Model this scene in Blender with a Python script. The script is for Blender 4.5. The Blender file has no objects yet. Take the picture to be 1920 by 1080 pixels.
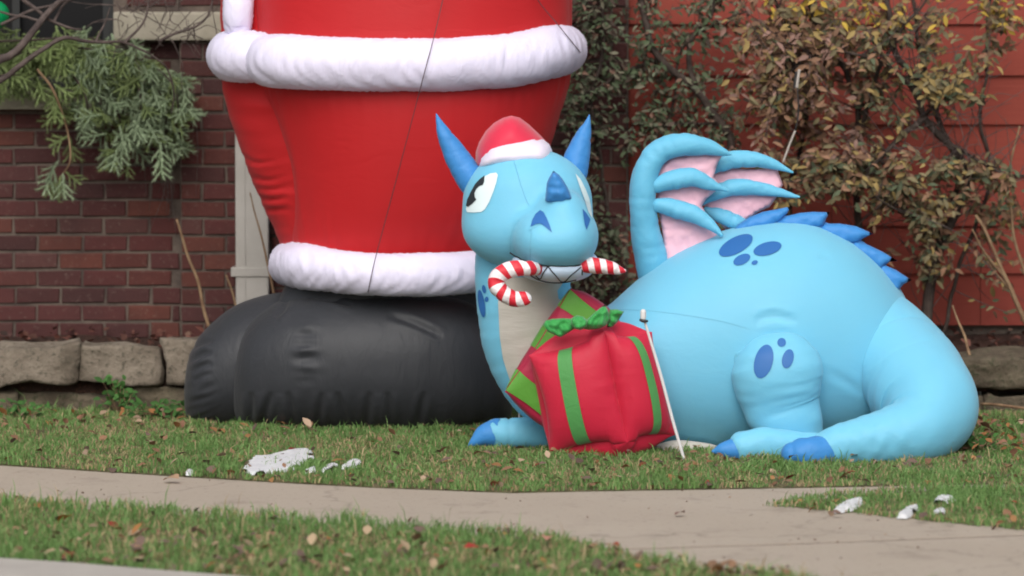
import bpy, bmesh, math, random
import numpy as np
from mathutils import Vector, Matrix, noise
from mathutils.bvhtree import BVHTree
from mathutils.geometry import delaunay_2d_cdt
R = math.radians
random.seed(7); rng = np.random.default_rng(7)
SC = bpy.context.scene
COL = SC.collection

# ---------------------------------------------------------------- camera, sky, sun, exposure
CY, CZ, F = -16.0, 1.7, 8000.0            # distance, eye height, focal length in 1920-px units
PITCH = math.atan((1.7 - 0.62) / 16.0)
cam_d = bpy.data.cameras.new('camera'); cam = bpy.data.objects.new('camera', cam_d); COL.objects.link(cam)
cam.location = (0, CY, CZ); cam.rotation_euler = (math.pi / 2 - PITCH, 0, 0)
cam_d.sensor_width = 36; cam_d.lens = 36 * F / 1920; cam_d.clip_end = 2000; cam_d.clip_start = 0.1
cam_d.dof.use_dof = True; cam_d.dof.focus_distance = 15.9; cam_d.dof.aperture_fstop = 2.6
SC.camera = cam
w = bpy.data.worlds.new('World'); SC.world = w; w.use_nodes = True
nt = w.node_tree; nt.nodes.clear()
sky = nt.nodes.new('ShaderNodeTexSky'); sky.sky_type = 'NISHITA'; sky.sun_disc = False
SUN_EL, SUN_AZ = R(42), R(186)
sky.sun_elevation = SUN_EL; sky.sun_rotation = SUN_AZ; sky.dust_density = 4.0; sky.air_density = 1.0
hs = nt.nodes.new('ShaderNodeHueSaturation'); hs.inputs['Saturation'].default_value = 0.38
bg = nt.nodes.new('ShaderNodeBackground'); bg.inputs[1].default_value = 0.12
ow = nt.nodes.new('ShaderNodeOutputWorld')
nt.links.new(sky.outputs[0], hs.inputs['Color']); nt.links.new(hs.outputs[0], bg.inputs[0]); nt.links.new(bg.outputs[0], ow.inputs[0])
sd = bpy.data.lights.new('sun', 'SUN'); sd.energy = 1.5; sd.angle = R(50); sd.color = (1, 0.955, 0.90)
sun = bpy.data.objects.new('sun', sd); COL.objects.link(sun)
d = Vector((math.sin(SUN_AZ) * math.cos(SUN_EL), math.cos(SUN_AZ) * math.cos(SUN_EL), math.sin(SUN_EL)))
sun.rotation_euler = d.to_track_quat('Z', 'Y').to_euler()
vs = SC.view_settings; vs.view_transform = 'Standard'; vs.look = 'None'; vs.exposure = 0.30; vs.gamma = 1.0; vs.use_curve_mapping = False
SC.render.resolution_x = 1024; SC.render.resolution_y = 576
SC.cycles.filter_width = 1.9

# ---------------------------------------------------------------- pixel <-> place
FW = np.array([0, math.cos(PITCH), -math.sin(PITCH)]); UP = np.array([0, math.sin(PITCH), math.cos(PITCH)])
def ray(px, py):
    return FW + np.array([1., 0, 0]) * ((px - 960) / F) - UP * ((py - 540) / F)
def W(px, py, y):
    """the point at depth y whose place in the picture is px, py"""
    r = ray(px, py); t = (y - CY) / r[1]
    return np.array([0, CY, CZ]) + r * t
def G(px, py, z=0.0):
    """the point at height z seen at px, py"""
    r = ray(px, py); t = (z - CZ) / r[2]
    return np.array([0, CY, CZ]) + r * t
def proj(P):
    P = np.asarray(P, float); v = P - np.array([0, CY, CZ]); dz = v @ FW
    return 960 + F * v[..., 0] / dz, 540 - F * (v @ UP) / dz
def sc(y): return (y - CY) / F            # metres per pixel at depth y

# ---------------------------------------------------------------- object helpers
def link(name, data, parent=None):
    o = bpy.data.objects.new(name, data); COL.objects.link(o)
    if parent is not None: o.parent = parent
    return o
def tag(o, label=None, cat=None, group=None, kind=None):
    if label: o['label'] = label
    if cat: o['category'] = cat
    if group: o['group'] = group
    if kind: o['kind'] = kind
    return o
def thing(name, label, cat, group=None, loc=(0, 0, 0)):
    o = link(name, None); o.empty_display_size = 0.1; o.location = loc
    return tag(o, label, cat, group)
def mesh(name, V, Fc, mat, parent=None, smooth=True, uv=None, col=None, midx=None, world=True):
    """one mesh object; coordinates are world ones, also under a moved parent"""
    V = np.asarray(V, float)
    if len(V) == 0: print('EMPTY', name); return None
    if parent is not None and world:
        q = parent; off = np.zeros(3)
        while q is not None: off += np.array(q.location); q = q.parent
        V = V - off
    me = bpy.data.meshes.new(name); me.from_pydata(V.tolist(), [], [list(map(int, f)) for f in Fc])
    mats = mat if isinstance(mat, (list, tuple)) else [mat]
    for m in mats: me.materials.append(m)
    if midx is not None: me.polygons.foreach_set('material_index', np.asarray(midx, np.int32))
    if smooth: me.polygons.foreach_set('use_smooth', np.ones(len(me.polygons), bool))
    li = np.zeros(len(me.loops), np.int32); me.loops.foreach_get('vertex_index', li)
    if uv is not None:
        u = me.uv_layers.new(name='UVMap'); u.data.foreach_set('uv', np.asarray(uv, np.float32)[li].ravel())
    if col is not None:
        a = me.color_attributes.new('tint', 'FLOAT_COLOR', 'POINT')
        c4 = np.ones((len(V), 4), np.float32); c4[:, :3] = col; a.data.foreach_set('color', c4.ravel())
    me.update()
    return link(name, me, parent)

def spline(P, n):
    """Catmull-Rom through the rows of P, n samples evenly along the curve"""
    P = np.asarray(P, float)
    Q = np.vstack([2 * P[0] - P[1], P, 2 * P[-1] - P[-2]]); out = []
    for i in range(1, len(Q) - 2):
        p0, p1, p2, p3 = Q[i - 1:i + 3]
        for t in np.linspace(0, 1, 14, endpoint=False):
            out.append(0.5 * (2 * p1 + (p2 - p0) * t + (2 * p0 - 5 * p1 + 4 * p2 - p3) * t * t + (3 * p1 - p0 - 3 * p2 + p3) * t ** 3))
    out.append(P[-1]); out = np.array(out)
    k = min(3, out.shape[1])
    s = np.r_[0, np.cumsum(np.linalg.norm(np.diff(out[:, :k], axis=0), axis=1))]
    x = np.linspace(0, s[-1], n)
    return np.array([np.interp(x, s, out[:, j]) for j in range(out.shape[1])]).T

def grid_faces(n, m, cap=True):
    f = [(i * m + j, i * m + (j + 1) % m, (i + 1) * m + (j + 1) % m, (i + 1) * m + j) for i in range(n - 1) for j in range(m)]
    if cap: f.append(tuple(range(m - 1, -1, -1))); f.append(tuple((n - 1) * m + j for j in range(m)))
    return f
def tube_data(C, ra, rb=None, m=24, r0=True, r1=True, ref=(0, 1, 0), disp=None):
    """rings round the centre line C: ra across it in the picture plane, rb in depth"""
    C = np.asarray(C, float); ra = np.asarray(ra, float) * np.ones(len(C)); rb = ra.copy() if rb is None else np.asarray(rb, float) * np.ones(len(C))
    T = np.gradient(C, axis=0); T /= np.linalg.norm(T, axis=1)[:, None] + 1e-12
    k = 7
    if r0:
        a = np.linspace(88, 0, k, endpoint=False) * math.pi / 180
        C = np.vstack([C[0] - T[0] * (ra[0] * np.sin(a))[:, None], C]); T = np.vstack([np.tile(T[0], (k, 1)), T])
        ra, rb = np.r_[ra[0] * np.cos(a), ra], np.r_[rb[0] * np.cos(a), rb]
    if r1:
        a = np.linspace(0, 88, k + 1)[1:] * math.pi / 180; T1 = T[-1]
        C = np.vstack([C, C[-1] + T1 * (ra[-1] * np.sin(a))[:, None]]); T = np.vstack([T, np.tile(T1, (k, 1))])
        ra, rb = np.r_[ra, ra[-1] * np.cos(a)], np.r_[rb, rb[-1] * np.cos(a)]
    ref = np.array(ref, float)
    N = np.cross(T, ref); N /= np.linalg.norm(N, axis=1)[:, None] + 1e-9
    B = np.cross(N, T)
    n = len(C); ang = np.linspace(0, 2 * math.pi, m, endpoint=False)
    s = np.r_[0, np.cumsum(np.linalg.norm(np.diff(C, axis=0), axis=1))]
    D = np.zeros((n, m))
    if disp is not None:
        for i in range(n):
            for j in range(m): D[i, j] = disp(s[i], ang[j], s[-1]) * min(1, ra[i] / 0.03)
    A = ra[:, None] + D; Bb = rb[:, None] + D
    V = C[:, None] + N[:, None] * (np.cos(ang) * A)[:, :, None] + B[:, None] * (np.sin(ang) * Bb)[:, :, None]
    uv = np.stack([np.tile(s[:, None], (1, m)), np.tile(ang / 6.2832, (n, 1))], -1).reshape(-1, 2)
    return V.reshape(-1, 3), grid_faces(n, m), uv
def tubepx(name, pts, mat, parent=None, n=60, m=28, r0=True, r1=True, flat=1.0, disp=None, **k):
    """pts: (px, py, y, radius in px)"""
    P = np.array([list(W(p[0], p[1], p[2])) + [p[3] * sc(p[2])] for p in pts])
    S = spline(P, n); S[:, 3] = np.maximum(S[:, 3], 0.0008)
    V, Fc, uv = tube_data(S[:, :3], S[:, 3], S[:, 3] * flat, m, r0, r1, disp=disp)
    return mesh(name, V, Fc, mat, parent, uv=uv, **k)

def rings(name, rows, mat, parent, n=90, m=96, ex=2.0, disp=None, **k):
    """upright body: rows of (py, px left, px right, y centre, half depth)"""
    rows = sorted(rows, key=lambda r: -r[0]); P = []
    for py, x0, x1, y, dd in rows:
        a, b = W(x0, py, y), W(x1, py, y); P.append([(a[0] + b[0]) / 2, y, (a[2] + b[2]) / 2, (b[0] - a[0]) / 2, dd])
    S = spline(P, n); ang = np.linspace(0, 2 * math.pi, m, endpoint=False)
    c, s = np.cos(ang), np.sin(ang); e = 2 / ex
    cx, sx = np.sign(c) * abs(c) ** e, np.sign(s) * abs(s) ** e
    V = np.zeros((n, m, 3)); V[:, :, 0] = S[:, 0:1] + S[:, 3:4] * cx; V[:, :, 1] = S[:, 1:2] + S[:, 4:5] * sx; V[:, :, 2] = S[:, 2:3]
    if disp is not None:
        for i in range(n):
            for j in range(m):
                dd = disp(V[i, j], ang[j]); V[i, j, 0] += c[j] * dd; V[i, j, 1] += s[j] * dd
    return mesh(name, V.reshape(-1, 3), grid_faces(n, m), mat, parent, **k)

def xloft(name, rows, mat, parent, n=90, m=64, ex=2.0, disp=None, **k):
    """lying body: rows of (px, py top, py bottom, y centre, half depth)"""
    P = []
    for px, t, b, y, dd in rows:
        a, c = W(px, t, y), W(px, b, y); P.append([(a[0] + c[0]) / 2, y, (a[2] + c[2]) / 2, (a[2] - c[2]) / 2, dd])
    P = np.array(P); th = (1 - np.cos(np.linspace(0, math.pi, n))) / 2
    big = spline(P, 500); x = big[0, 0] + (big[-1, 0] - big[0, 0]) * th
    o = np.argsort(big[:, 0]); S = np.array([np.interp(x, big[o, 0], big[o, j]) for j in range(5)]).T
    ang = np.linspace(0, 2 * math.pi, m, endpoint=False); c, s = np.cos(ang), np.sin(ang); e = 2 / ex
    cx, sx = np.sign(c) * abs(c) ** e, np.sign(s) * abs(s) ** e
    V = np.zeros((n, m, 3)); V[:, :, 0] = S[:, 0:1]; V[:, :, 1] = S[:, 1:2] + S[:, 4:5] * cx; V[:, :, 2] = S[:, 2:3] + S[:, 3:4] * sx
    if disp is not None:
        for i in range(n):
            for j in range(m):
                dd = disp(V[i, j], ang[j]); V[i, j, 1] += c[j] * dd; V[i, j, 2] += s[j] * dd
    return mesh(name, V.reshape(-1, 3), grid_faces(n, m), mat, parent, **k)

def surface_nets(f, lo, hi, h):
    ax = [np.arange(l, u + h, h) for l, u in zip(lo, hi)]
    X, Y, Z = np.meshgrid(*ax, indexing='ij'); D = f(X, Y, Z); S = D < 0
    n = np.array(D.shape); acc = np.zeros(tuple(n - 1) + (3,)); cnt = np.zeros(tuple(n - 1))
    for a in range(3):
        for b in (0, 1):
            for c in (0, 1):
                o = [(a + 1) % 3, (a + 2) % 3]; s0 = [0, 0, 0]; s0[o[0]] = b; s0[o[1]] = c; s1 = list(s0); s1[a] = 1
                sl0 = tuple(slice(s0[i], s0[i] + n[i] - 1) for i in range(3)); sl1 = tuple(slice(s1[i], s1[i] + n[i] - 1) for i in range(3))
                cr = S[sl0] != S[sl1]; d0, d1 = D[sl0], D[sl1]; t = np.where(cr, d0 / np.where(cr, d0 - d1, 1), 0)
                for i in range(3): acc[..., i] += np.where(cr, (t if i == a else s0[i]), 0)
                cnt += cr
    act = cnt > 0; idx = -np.ones(act.shape, int); idx[act] = np.arange(act.sum())
    ijk = np.argwhere(act); P = (ijk + acc[act] / cnt[act][:, None]) * h + np.array([x[0] for x in ax]); Fc = []
    for a in range(3):
        o1, o2 = (a + 1) % 3, (a + 2) % 3
        s0 = [slice(0, n[0]), slice(0, n[1]), slice(0, n[2])]; s1 = list(s0); s0[a] = slice(0, n[a] - 1); s1[a] = slice(1, n[a])
        for i, j, k in np.argwhere(S[tuple(s0)] != S[tuple(s1)]):
            q = [i, j, k]
            if q[o1] < 1 or q[o2] < 1 or q[o1] >= n[o1] - 1 or q[o2] >= n[o2] - 1: continue
            c = []
            for e1, e2 in ((-1, -1), (0, -1), (0, 0), (-1, 0)):
                r = list(q); r[o1] += e1; r[o2] += e2; c.append(idx[tuple(r)])
            Fc.append(c if S[i, j, k] else c[::-1])
    for _ in range(2):                                     # pull the points onto the surface
        e = h * .3; x, y, z = P.T
        g = np.stack([f(x + e, y, z) - f(x - e, y, z), f(x, y + e, z) - f(x, y - e, z), f(x, y, z + e) - f(x, y, z - e)], 1) / (2 * e)
        P = P - g * (f(x, y, z) / (np.sum(g * g, 1) + 1e-9))[:, None] * .8
    return P, Fc
def ell(c, r, rot=0.0):
    ca, sa = math.cos(rot), math.sin(rot)
    def f(X, Y, Z):
        x, y, z = X - c[0], Y - c[1], Z - c[2]
        x, z = x * ca + z * sa, -x * sa + z * ca
        k0 = np.sqrt((x / r[0]) ** 2 + (y / r[1]) ** 2 + (z / r[2]) ** 2) + 1e-9
        k1 = np.sqrt((x / r[0] ** 2) ** 2 + (y / r[1] ** 2) ** 2 + (z / r[2] ** 2) ** 2) + 1e-9
        return k0 * (k0 - 1) / k1
    return f
def smin(fs, k):
    def f(X, Y, Z):
        r = fs[0](X, Y, Z)
        for g in fs[1:]:
            b = g(X, Y, Z); h = np.clip(.5 + .5 * (b - r) / k, 0, 1); r = b * (1 - h) + r * h - k * h * (1 - h)
        return r
    return f

def dens(P, step, closed=True):
    P = [np.array(p, float) for p in P]; out = []
    for a, b in zip(P, P[1:] + ([P[0]] if closed else [])):
        k = max(1, int(np.linalg.norm(b - a) / step)); out += [a + (b - a) * i / k for i in range(k)]
    if not closed: out.append(P[-1])
    return np.array(out)
def inside(P, x, y):
    x = np.asarray(x, float); y = np.asarray(y, float); c = np.zeros(x.shape, bool); P = np.asarray(P, float)
    for (x0, y0), (x1, y1) in zip(P, np.roll(P, -1, 0)):
        if y0 == y1: continue
        c ^= ((y0 > y) != (y1 > y)) & (x < (x1 - x0) * (y - y0) / (y1 - y0) + x0)
    return c
def edge_dist(P, pts):
    dd = np.full(len(pts), 1e9)
    for a, b in zip(P, np.roll(P, -1, 0)):
        ab = b - a; t = np.clip(((pts - a) @ ab) / (ab @ ab + 1e-9), 0, 1); dd = np.minimum(dd, np.linalg.norm(pts - a - t[:, None] * ab, axis=1))
    return dd
def tri2d(P, step):
    """triangulated inside of the outline P: points, faces, distance to the outline"""
    B = dens(P, step); lo, hi = B.min(0), B.max(0)
    gx, gy = np.meshgrid(np.arange(lo[0], hi[0], step), np.arange(lo[1], hi[1], step * .87))
    gx = gx + (np.arange(gx.shape[0])[:, None] % 2) * step / 2
    g = np.stack([gx.ravel(), gy.ravel()], 1); g = g[inside(B, g[:, 0], g[:, 1])]
    if len(g): g = g[edge_dist(B, g) > step * .45]
    A = np.vstack([B, g]) if len(g) else B
    nb = len(B)
    r = delaunay_2d_cdt([Vector(p) for p in A], [], [list(range(nb))], 1, 1e-5)
    V = np.array([list(v) for v in r[0]]); Fc = [tuple(f) for f in r[2]]
    dd = edge_dist(B, V); dd[dd < 1e-3] = 0
    return V, Fc, dd
def smooth_outline(P, n=None):
    P = np.array(list(P) + [P[0]], float); return spline(P, n or max(24, len(P) * 5))[:-1]
def pillow(name, P, y, thick, mat, parent=None, step=5, rad=None, smooth=False, crinkle=0.0, **k):
    """sewn, air-filled panel: the outline in pixels at depth y (number or function), half thickness in metres"""
    if smooth: P = smooth_outline(P)
    V, Fc, dd = tri2d(P, step); rad = rad or max(dd.max(), 1e-3)
    t = thick * np.sqrt(np.clip(1 - (1 - np.minimum(dd / rad, 1)) ** 2, 0, 1))
    fy = y if callable(y) else (lambda a, b: y); n = len(V); VV = []
    for sgn in (-1, 1):
        for p, tt, q in zip(V, t, dd):
            yy = fy(p[0], p[1]); c = crinkle * noise.noise(Vector((p[0] * .09, p[1] * .09, sgn * 3))) * min(1, q / 6) if crinkle else 0
            VV.append(W(p[0], p[1], yy) + np.array([0, sgn * tt + c, 0]))
    bd = set(np.where(dd == 0)[0].tolist())
    F2 = [tuple(f[::-1]) for f in Fc] + [tuple((i if i in bd else i + n) for i in f) for f in Fc]
    return mesh(name, VV, F2, mat, parent, **k)
def bvh(objs):
    V, Fc = [], []
    for o in objs:
        b = len(V); off = Vector((0, 0, 0)); q = o
        while q is not None: off = off + q.location; q = q.parent
        V += [v.co + off for v in o.data.vertices]; Fc += [[i + b for i in p.vertices] for p in o.data.polygons]
    return BVHTree.FromPolygons(V, Fc)
def hit(tree, px, py):
    dv = Vector(ray(px, py)).normalized(); l, nn, _, _ = tree.ray_cast(Vector((0, CY, CZ)), dv)
    if l is None: return None, None
    if nn.dot(dv) > 0: nn = -nn
    return l, nn
def patch(name, P, tree, mat, parent=None, step=5, off=0.003, smooth=False, **k):
    """piece of cloth sewn or printed on a curved surface, laid on it point by point"""
    if smooth: P = smooth_outline(P)
    V, Fc, _ = tri2d(P, step); VV, ok = [], []
    for p in V:
        l, nn = hit(tree, p[0], p[1]); ok.append(l is not None); VV.append(list(l + nn * off) if l is not None else [0, 0, 0])
    Fc = [f for f in Fc if all(ok[i] for i in f)]
    used = sorted({i for f in Fc for i in f}); mp = {a: b for b, a in enumerate(used)}
    return mesh(name, [VV[i] for i in used], [tuple(mp[i] for i in f[::-1]) for f in Fc], mat, parent, **k)
def oval(cx, cy, a, b, rot, n=28):
    r = R(rot); return [(cx + a * math.cos(t) * math.cos(r) - b * math.sin(t) * math.sin(r), cy + a * math.cos(t) * math.sin(r) + b * math.sin(t) * math.cos(r)) for t in np.linspace(0, 6.2832, n, endpoint=False)]
def joined(name, parts, mat, parent=None, col=None, **k):
    V, Fc, C, b = [], [], [], 0
    for i, (v, f) in enumerate(parts):
        V.append(np.asarray(v)); Fc += [tuple(x + b for x in g) for g in f]; b += len(v)
        if col is not None: C.append(np.tile(col[i], (len(v), 1)))
    return mesh(name, np.vstack(V), Fc, mat, parent, col=(np.vstack(C) if col is not None else None), **k)

def crease(o, P, w, depth, both=False):
    """press a sewn or gathered fold into the street side of a stuffed surface"""
    off = np.zeros(3); q = o
    while q is not None: off += np.array(q.location); q = q.parent
    me = o.data; co = np.zeros(len(me.vertices) * 3); me.vertices.foreach_get('co', co); co = co.reshape(-1, 3); nr = np.zeros(len(co) * 3); me.vertices.foreach_get('normal', nr); nr = nr.reshape(-1, 3)
    px, py = proj(co + off); S = spline(np.array(P, float), 30); pts = np.stack([px, py], 1)
    near = (px > S[:, 0].min() - 5 * w) & (px < S[:, 0].max() + 5 * w) & (py > S[:, 1].min() - 5 * w) & (py < S[:, 1].max() + 5 * w) & (nr[:, 1] < .1)
    ii = np.where(near)[0]
    if not len(ii): return
    D = np.linalg.norm(pts[ii][:, None] - S[None], axis=2); k = D.argmin(1); dm = D.min(1); t = k / (len(S) - 1); fade = np.sin(np.clip(t, .0, 1) * math.pi) ** .6
    g = np.exp(-(dm / w) ** 2) - .45 * np.exp(-((dm - 2.1 * w) / (1.1 * w)) ** 2)
    co[ii] -= nr[ii] * (depth * g * fade)[:, None]; me.vertices.foreach_set('co', co.ravel()); me.update()

# ---------------------------------------------------------------- materials
def node(t, kind, **kw):
    n = t.nodes.new(kind)
    for k_, v in kw.items():
        if k_ in n.inputs: n.inputs[k_].default_value = v
        else: setattr(n, k_, v)
    return n
def base_mat(name, rough=0.6, **kw):
    m = bpy.data.materials.new(name); m.use_nodes = True; t = m.node_tree; p = t.nodes['Principled BSDF']
    p.inputs['Roughness'].default_value = rough
    for k_, v in kw.items(): p.inputs[k_.replace('_', ' ')].default_value = v
    return m, t, p
def ramp_mix(t, a, b, fac):
    x = t.nodes.new('ShaderNodeMix'); x.data_type = 'RGBA'; x.inputs[6].default_value = (*a, 1) if not hasattr(a, 'links') else (0, 0, 0, 1)
    x.inputs[7].default_value = (*b, 1) if not hasattr(b, 'links') else (0, 0, 0, 1)
    if hasattr(a, 'links'): t.links.new(a, x.inputs[6])
    if hasattr(b, 'links'): t.links.new(b, x.inputs[7])
    t.links.new(fac, x.inputs[0]); return x.outputs[2]
def bump(t, p, h, strength, dist=0.01, prev=None):
    b = t.nodes.new('ShaderNodeBump'); b.inputs['Strength'].default_value = strength; b.inputs['Distance'].default_value = dist
    t.links.new(h, b.inputs['Height'])
    if prev is not None: t.links.new(prev, b.inputs['Normal'])
    t.links.new(b.outputs[0], p.inputs['Normal']); return b.outputs[0]
def coords(t, kind='Object', scale=(1, 1, 1), rot=(0, 0, 0)):
    c = t.nodes.new('ShaderNodeTexCoord'); m = t.nodes.new('ShaderNodeMapping'); m.inputs['Scale'].default_value = scale; m.inputs['Rotation'].default_value = rot
    t.links.new(c.outputs[kind], m.inputs[0]); return m.outputs[0]
def noise_tex(t, co, scale, detail=4, rough=0.55, dist=0.0):
    n = node(t, 'ShaderNodeTexNoise', Scale=scale, Detail=detail, Roughness=rough, Distortion=dist); t.links.new(co, n.inputs['Vector']); return n.outputs[0]

def fabric(name, c, rough=0.55, wr=0.35, sheen=0.25, creases=(3, 3, 9), shear=0.5, var=0.06, transl=0.0, sss=0.0):
    m, t, p = base_mat(name, rough)
    if sss: p.inputs['Subsurface Weight'].default_value = sss; p.inputs['Subsurface Radius'].default_value = (1, 1, 1); p.inputs['Subsurface Scale'].default_value = 0.022
    p.inputs['Sheen Weight'].default_value = sheen; p.inputs['Sheen Roughness'].default_value = 0.5
    p.inputs['Specular IOR Level'].default_value = 0.35
    n1 = noise_tex(t, coords(t, scale=creases, rot=(0, shear, 0)), 3.0, 5, 0.6, 0.8)
    n2 = noise_tex(t, coords(t), 2.2, 3)
    dk = tuple(x * (1 - var) for x in c); lt = tuple(min(1, x * (1 + var)) for x in c)
    t.links.new(ramp_mix(t, dk, lt, n2), p.inputs['Base Color'])
    b1 = bump(t, p, n1, wr, 0.012)
    wv = noise_tex(t, coords(t), 420, 2); bump(t, p, wv, 0.12, 0.001, b1)
    if transl:
        tr = t.nodes.new('ShaderNodeBsdfTranslucent'); tr.inputs[0].default_value = (*c, 1); mx = t.nodes.new('ShaderNodeMixShader'); mx.inputs[0].default_value = transl
        o = t.nodes['Material Output']; t.links.new(p.outputs[0], mx.inputs[1]); t.links.new(tr.outputs[0], mx.inputs[2]); t.links.new(mx.outputs[0], o.inputs[0])
    return m
M = {}
M['red'] = fabric('red_nylon', (0.46, 0.0095, 0.013), creases=(2, 2, 5), wr=0.18, sheen=0.05, sss=.5)
M['white'] = fabric('white_nylon', (0.70, 0.67, 0.83), creases=(6, 6, 1.6), shear=0.8, wr=0.5, sheen=0.1, var=0.02)
M['black'] = fabric('black_nylon', (0.026, 0.028, 0.033), rough=0.55, creases=(6, 6, 2), wr=0.35, sheen=0.06)
M['blue'] = fabric('light_blue_nylon', (0.165, 0.495, 0.68), creases=(3, 3, 5), wr=0.16, sheen=0.1, var=0.03, sss=.5)
M['blue_wing'] = fabric('wing_blue_nylon', (0.13, 0.45, 0.64), creases=(9, 9, 9), wr=0.3, sheen=0.08, var=0.03, sss=.4)
M['deep'] = fabric('deep_blue_nylon', (0.04, 0.22, 0.54), creases=(7, 7, 7), wr=0.3, sheen=0.08)
M['print'] = fabric('printed_blue', (0.026, 0.13, 0.38), wr=0.05, sheen=0.0)
M['cream'] = fabric('cream_nylon', (0.50, 0.47, 0.42), creases=(3, 3, 20), wr=0.25)
M['pink'] = fabric('pink_nylon', (0.78, 0.46, 0.55), creases=(6, 6, 6), wr=0.3, sheen=0.1)
M['hat'] = fabric('hat_red_nylon', (0.62, 0.02, 0.06), creases=(4, 4, 4), wr=0.2)
M['hat_white'] = fabric('hat_white_nylon', (0.72, 0.66, 0.78), wr=0.15)
M['gift'] = fabric('gift_red_nylon', (0.52, 0.013, 0.045), creases=(3, 3, 8), wr=0.16, sheen=0.1, sss=.4)
M['gift_dark'] = fabric('gift_crimson_nylon', (0.34, 0.012, 0.045), creases=(3, 3, 8), wr=0.3, sheen=0.1)
M['ribbon'] = fabric('ribbon_green_nylon', (0.07, 0.27, 0.07), creases=(6, 6, 6), wr=0.3)
M['ribbon_bright'] = fabric('bright_green_nylon', (0.085, 0.28, 0.03), creases=(6, 6, 6), wr=0.3)
M['bow'] = fabric('bow_green_nylon', (0.03, 0.30, 0.06), creases=(12, 12, 12), wr=0.7)
M['eye_white'] = fabric('eye_white_print', (0.66, 0.78, 0.80), wr=0.05, sheen=0)
M['ink'] = fabric('ink_print', (0.02, 0.025, 0.03), wr=0.05, sheen=0)
M['teeth'] = fabric('teeth_print', (0.58, 0.72, 0.90), wr=0.15, sheen=0)

def cane_mat():
    m, t, p = base_mat('candy_stripe_nylon', 0.5)
    uv = t.nodes.new('ShaderNodeTexCoord'); sp = t.nodes.new('ShaderNodeSeparateXYZ'); t.links.new(uv.outputs['UV'], sp.inputs[0])
    a = node(t, 'ShaderNodeMath', operation='MULTIPLY'); a.inputs[1].default_value = 21.0; t.links.new(sp.outputs[0], a.inputs[0])
    b = node(t, 'ShaderNodeMath', operation='ADD'); t.links.new(a.outputs[0], b.inputs[0]); t.links.new(sp.outputs[1], b.inputs[1])
    c = node(t, 'ShaderNodeMath', operation='FRACT'); t.links.new(b.outputs[0], c.inputs[0])
    e = node(t, 'ShaderNodeMath', operation='GREATER_THAN'); e.inputs[1].default_value = 0.5; t.links.new(c.outputs[0], e.inputs[0])
    t.links.new(ramp_mix(t, (0.62, 0.02, 0.04), (0.78, 0.74, 0.76), e.outputs[0]), p.inputs['Base Color'])
    bump(t, p, noise_tex(t, coords(t), 45, 4), 0.6, 0.01); return m
M['cane'] = cane_mat()

def tinted(name, rough=0.75, attr=True, spec=0.25, transl=0.0, bmp=0.0, mul=1.0):
    """colour of each leaf or blade: from its tint attribute, or the object's own colour"""
    m, t, p = base_mat(name, rough); p.inputs['Specular IOR Level'].default_value = spec
    if attr: a = node(t, 'ShaderNodeAttribute', attribute_name='tint'); c = a.outputs['Color']
    else: a = t.nodes.new('ShaderNodeObjectInfo'); c = a.outputs['Color']
    t.links.new(c, p.inputs['Base Color'])
    if transl:
        tr = t.nodes.new('ShaderNodeBsdfTranslucent'); t.links.new(c, tr.inputs[0]); mx = t.nodes.new('ShaderNodeMixShader'); mx.inputs[0].default_value = transl
        o = t.nodes['Material Output']; t.links.new(p.outputs[0], mx.inputs[1]); t.links.new(tr.outputs[0], mx.inputs[2]); t.links.new(mx.outputs[0], o.inputs[0])
    return m
M['blade'] = tinted('grass_blades', transl=0.25, spec=0.3, rough=0.6)
M['leafs'] = tinted('leaf_mass', transl=0.15)
M['leaf'] = tinted('single_leaf', attr=False, transl=0.15)
M['needle'] = tinted('needles', attr=False, rough=0.6)

def brick_mat():
    m, t, p = base_mat('fired_brick', 0.9); p.inputs['Specular IOR Level'].default_value = 0.2
    oi = t.nodes.new('ShaderNodeObjectInfo'); co = coords(t)
    g = t.nodes.new('ShaderNodeNewGeometry'); wn = noise_tex(t, g.outputs['Position'], 14, 6, 0.65)
    big = t.nodes.new('ShaderNodeMapRange'); big.inputs[1].default_value = .4; big.inputs[2].default_value = .7; big.inputs[4].default_value = .55; t.links.new(noise_tex(t, g.outputs['Position'], 1.6, 5), big.inputs[0])
    c0_ = ramp_mix(t, oi.outputs['Color'], (0.045, 0.026, 0.026), big.outputs[0])
    c1 = ramp_mix(t, c0_, (0.035, 0.02, 0.02), wn)
    mul = node(t, 'ShaderNodeMath', operation='MULTIPLY'); mul.inputs[1].default_value = .6; t.links.new(wn, mul.inputs[0])
    t.links.new(mul.outputs[0], c1.node.inputs[0])
    n2 = noise_tex(t, g.outputs['Position'], 55, 5, 0.7); r = t.nodes.new('ShaderNodeValToRGB'); r.color_ramp.elements[0].position = .58; r.color_ramp.elements[1].position = .72
    r.color_ramp.elements[1].color = (.45, .45, .45, 1); t.links.new(n2, r.inputs[0])
    t.links.new(ramp_mix(t, c1, (0.20, 0.15, 0.13), r.outputs[0]), p.inputs['Base Color'])
    bump(t, p, n2, 0.5, 0.006); return m
M['brick'] = brick_mat()
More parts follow.
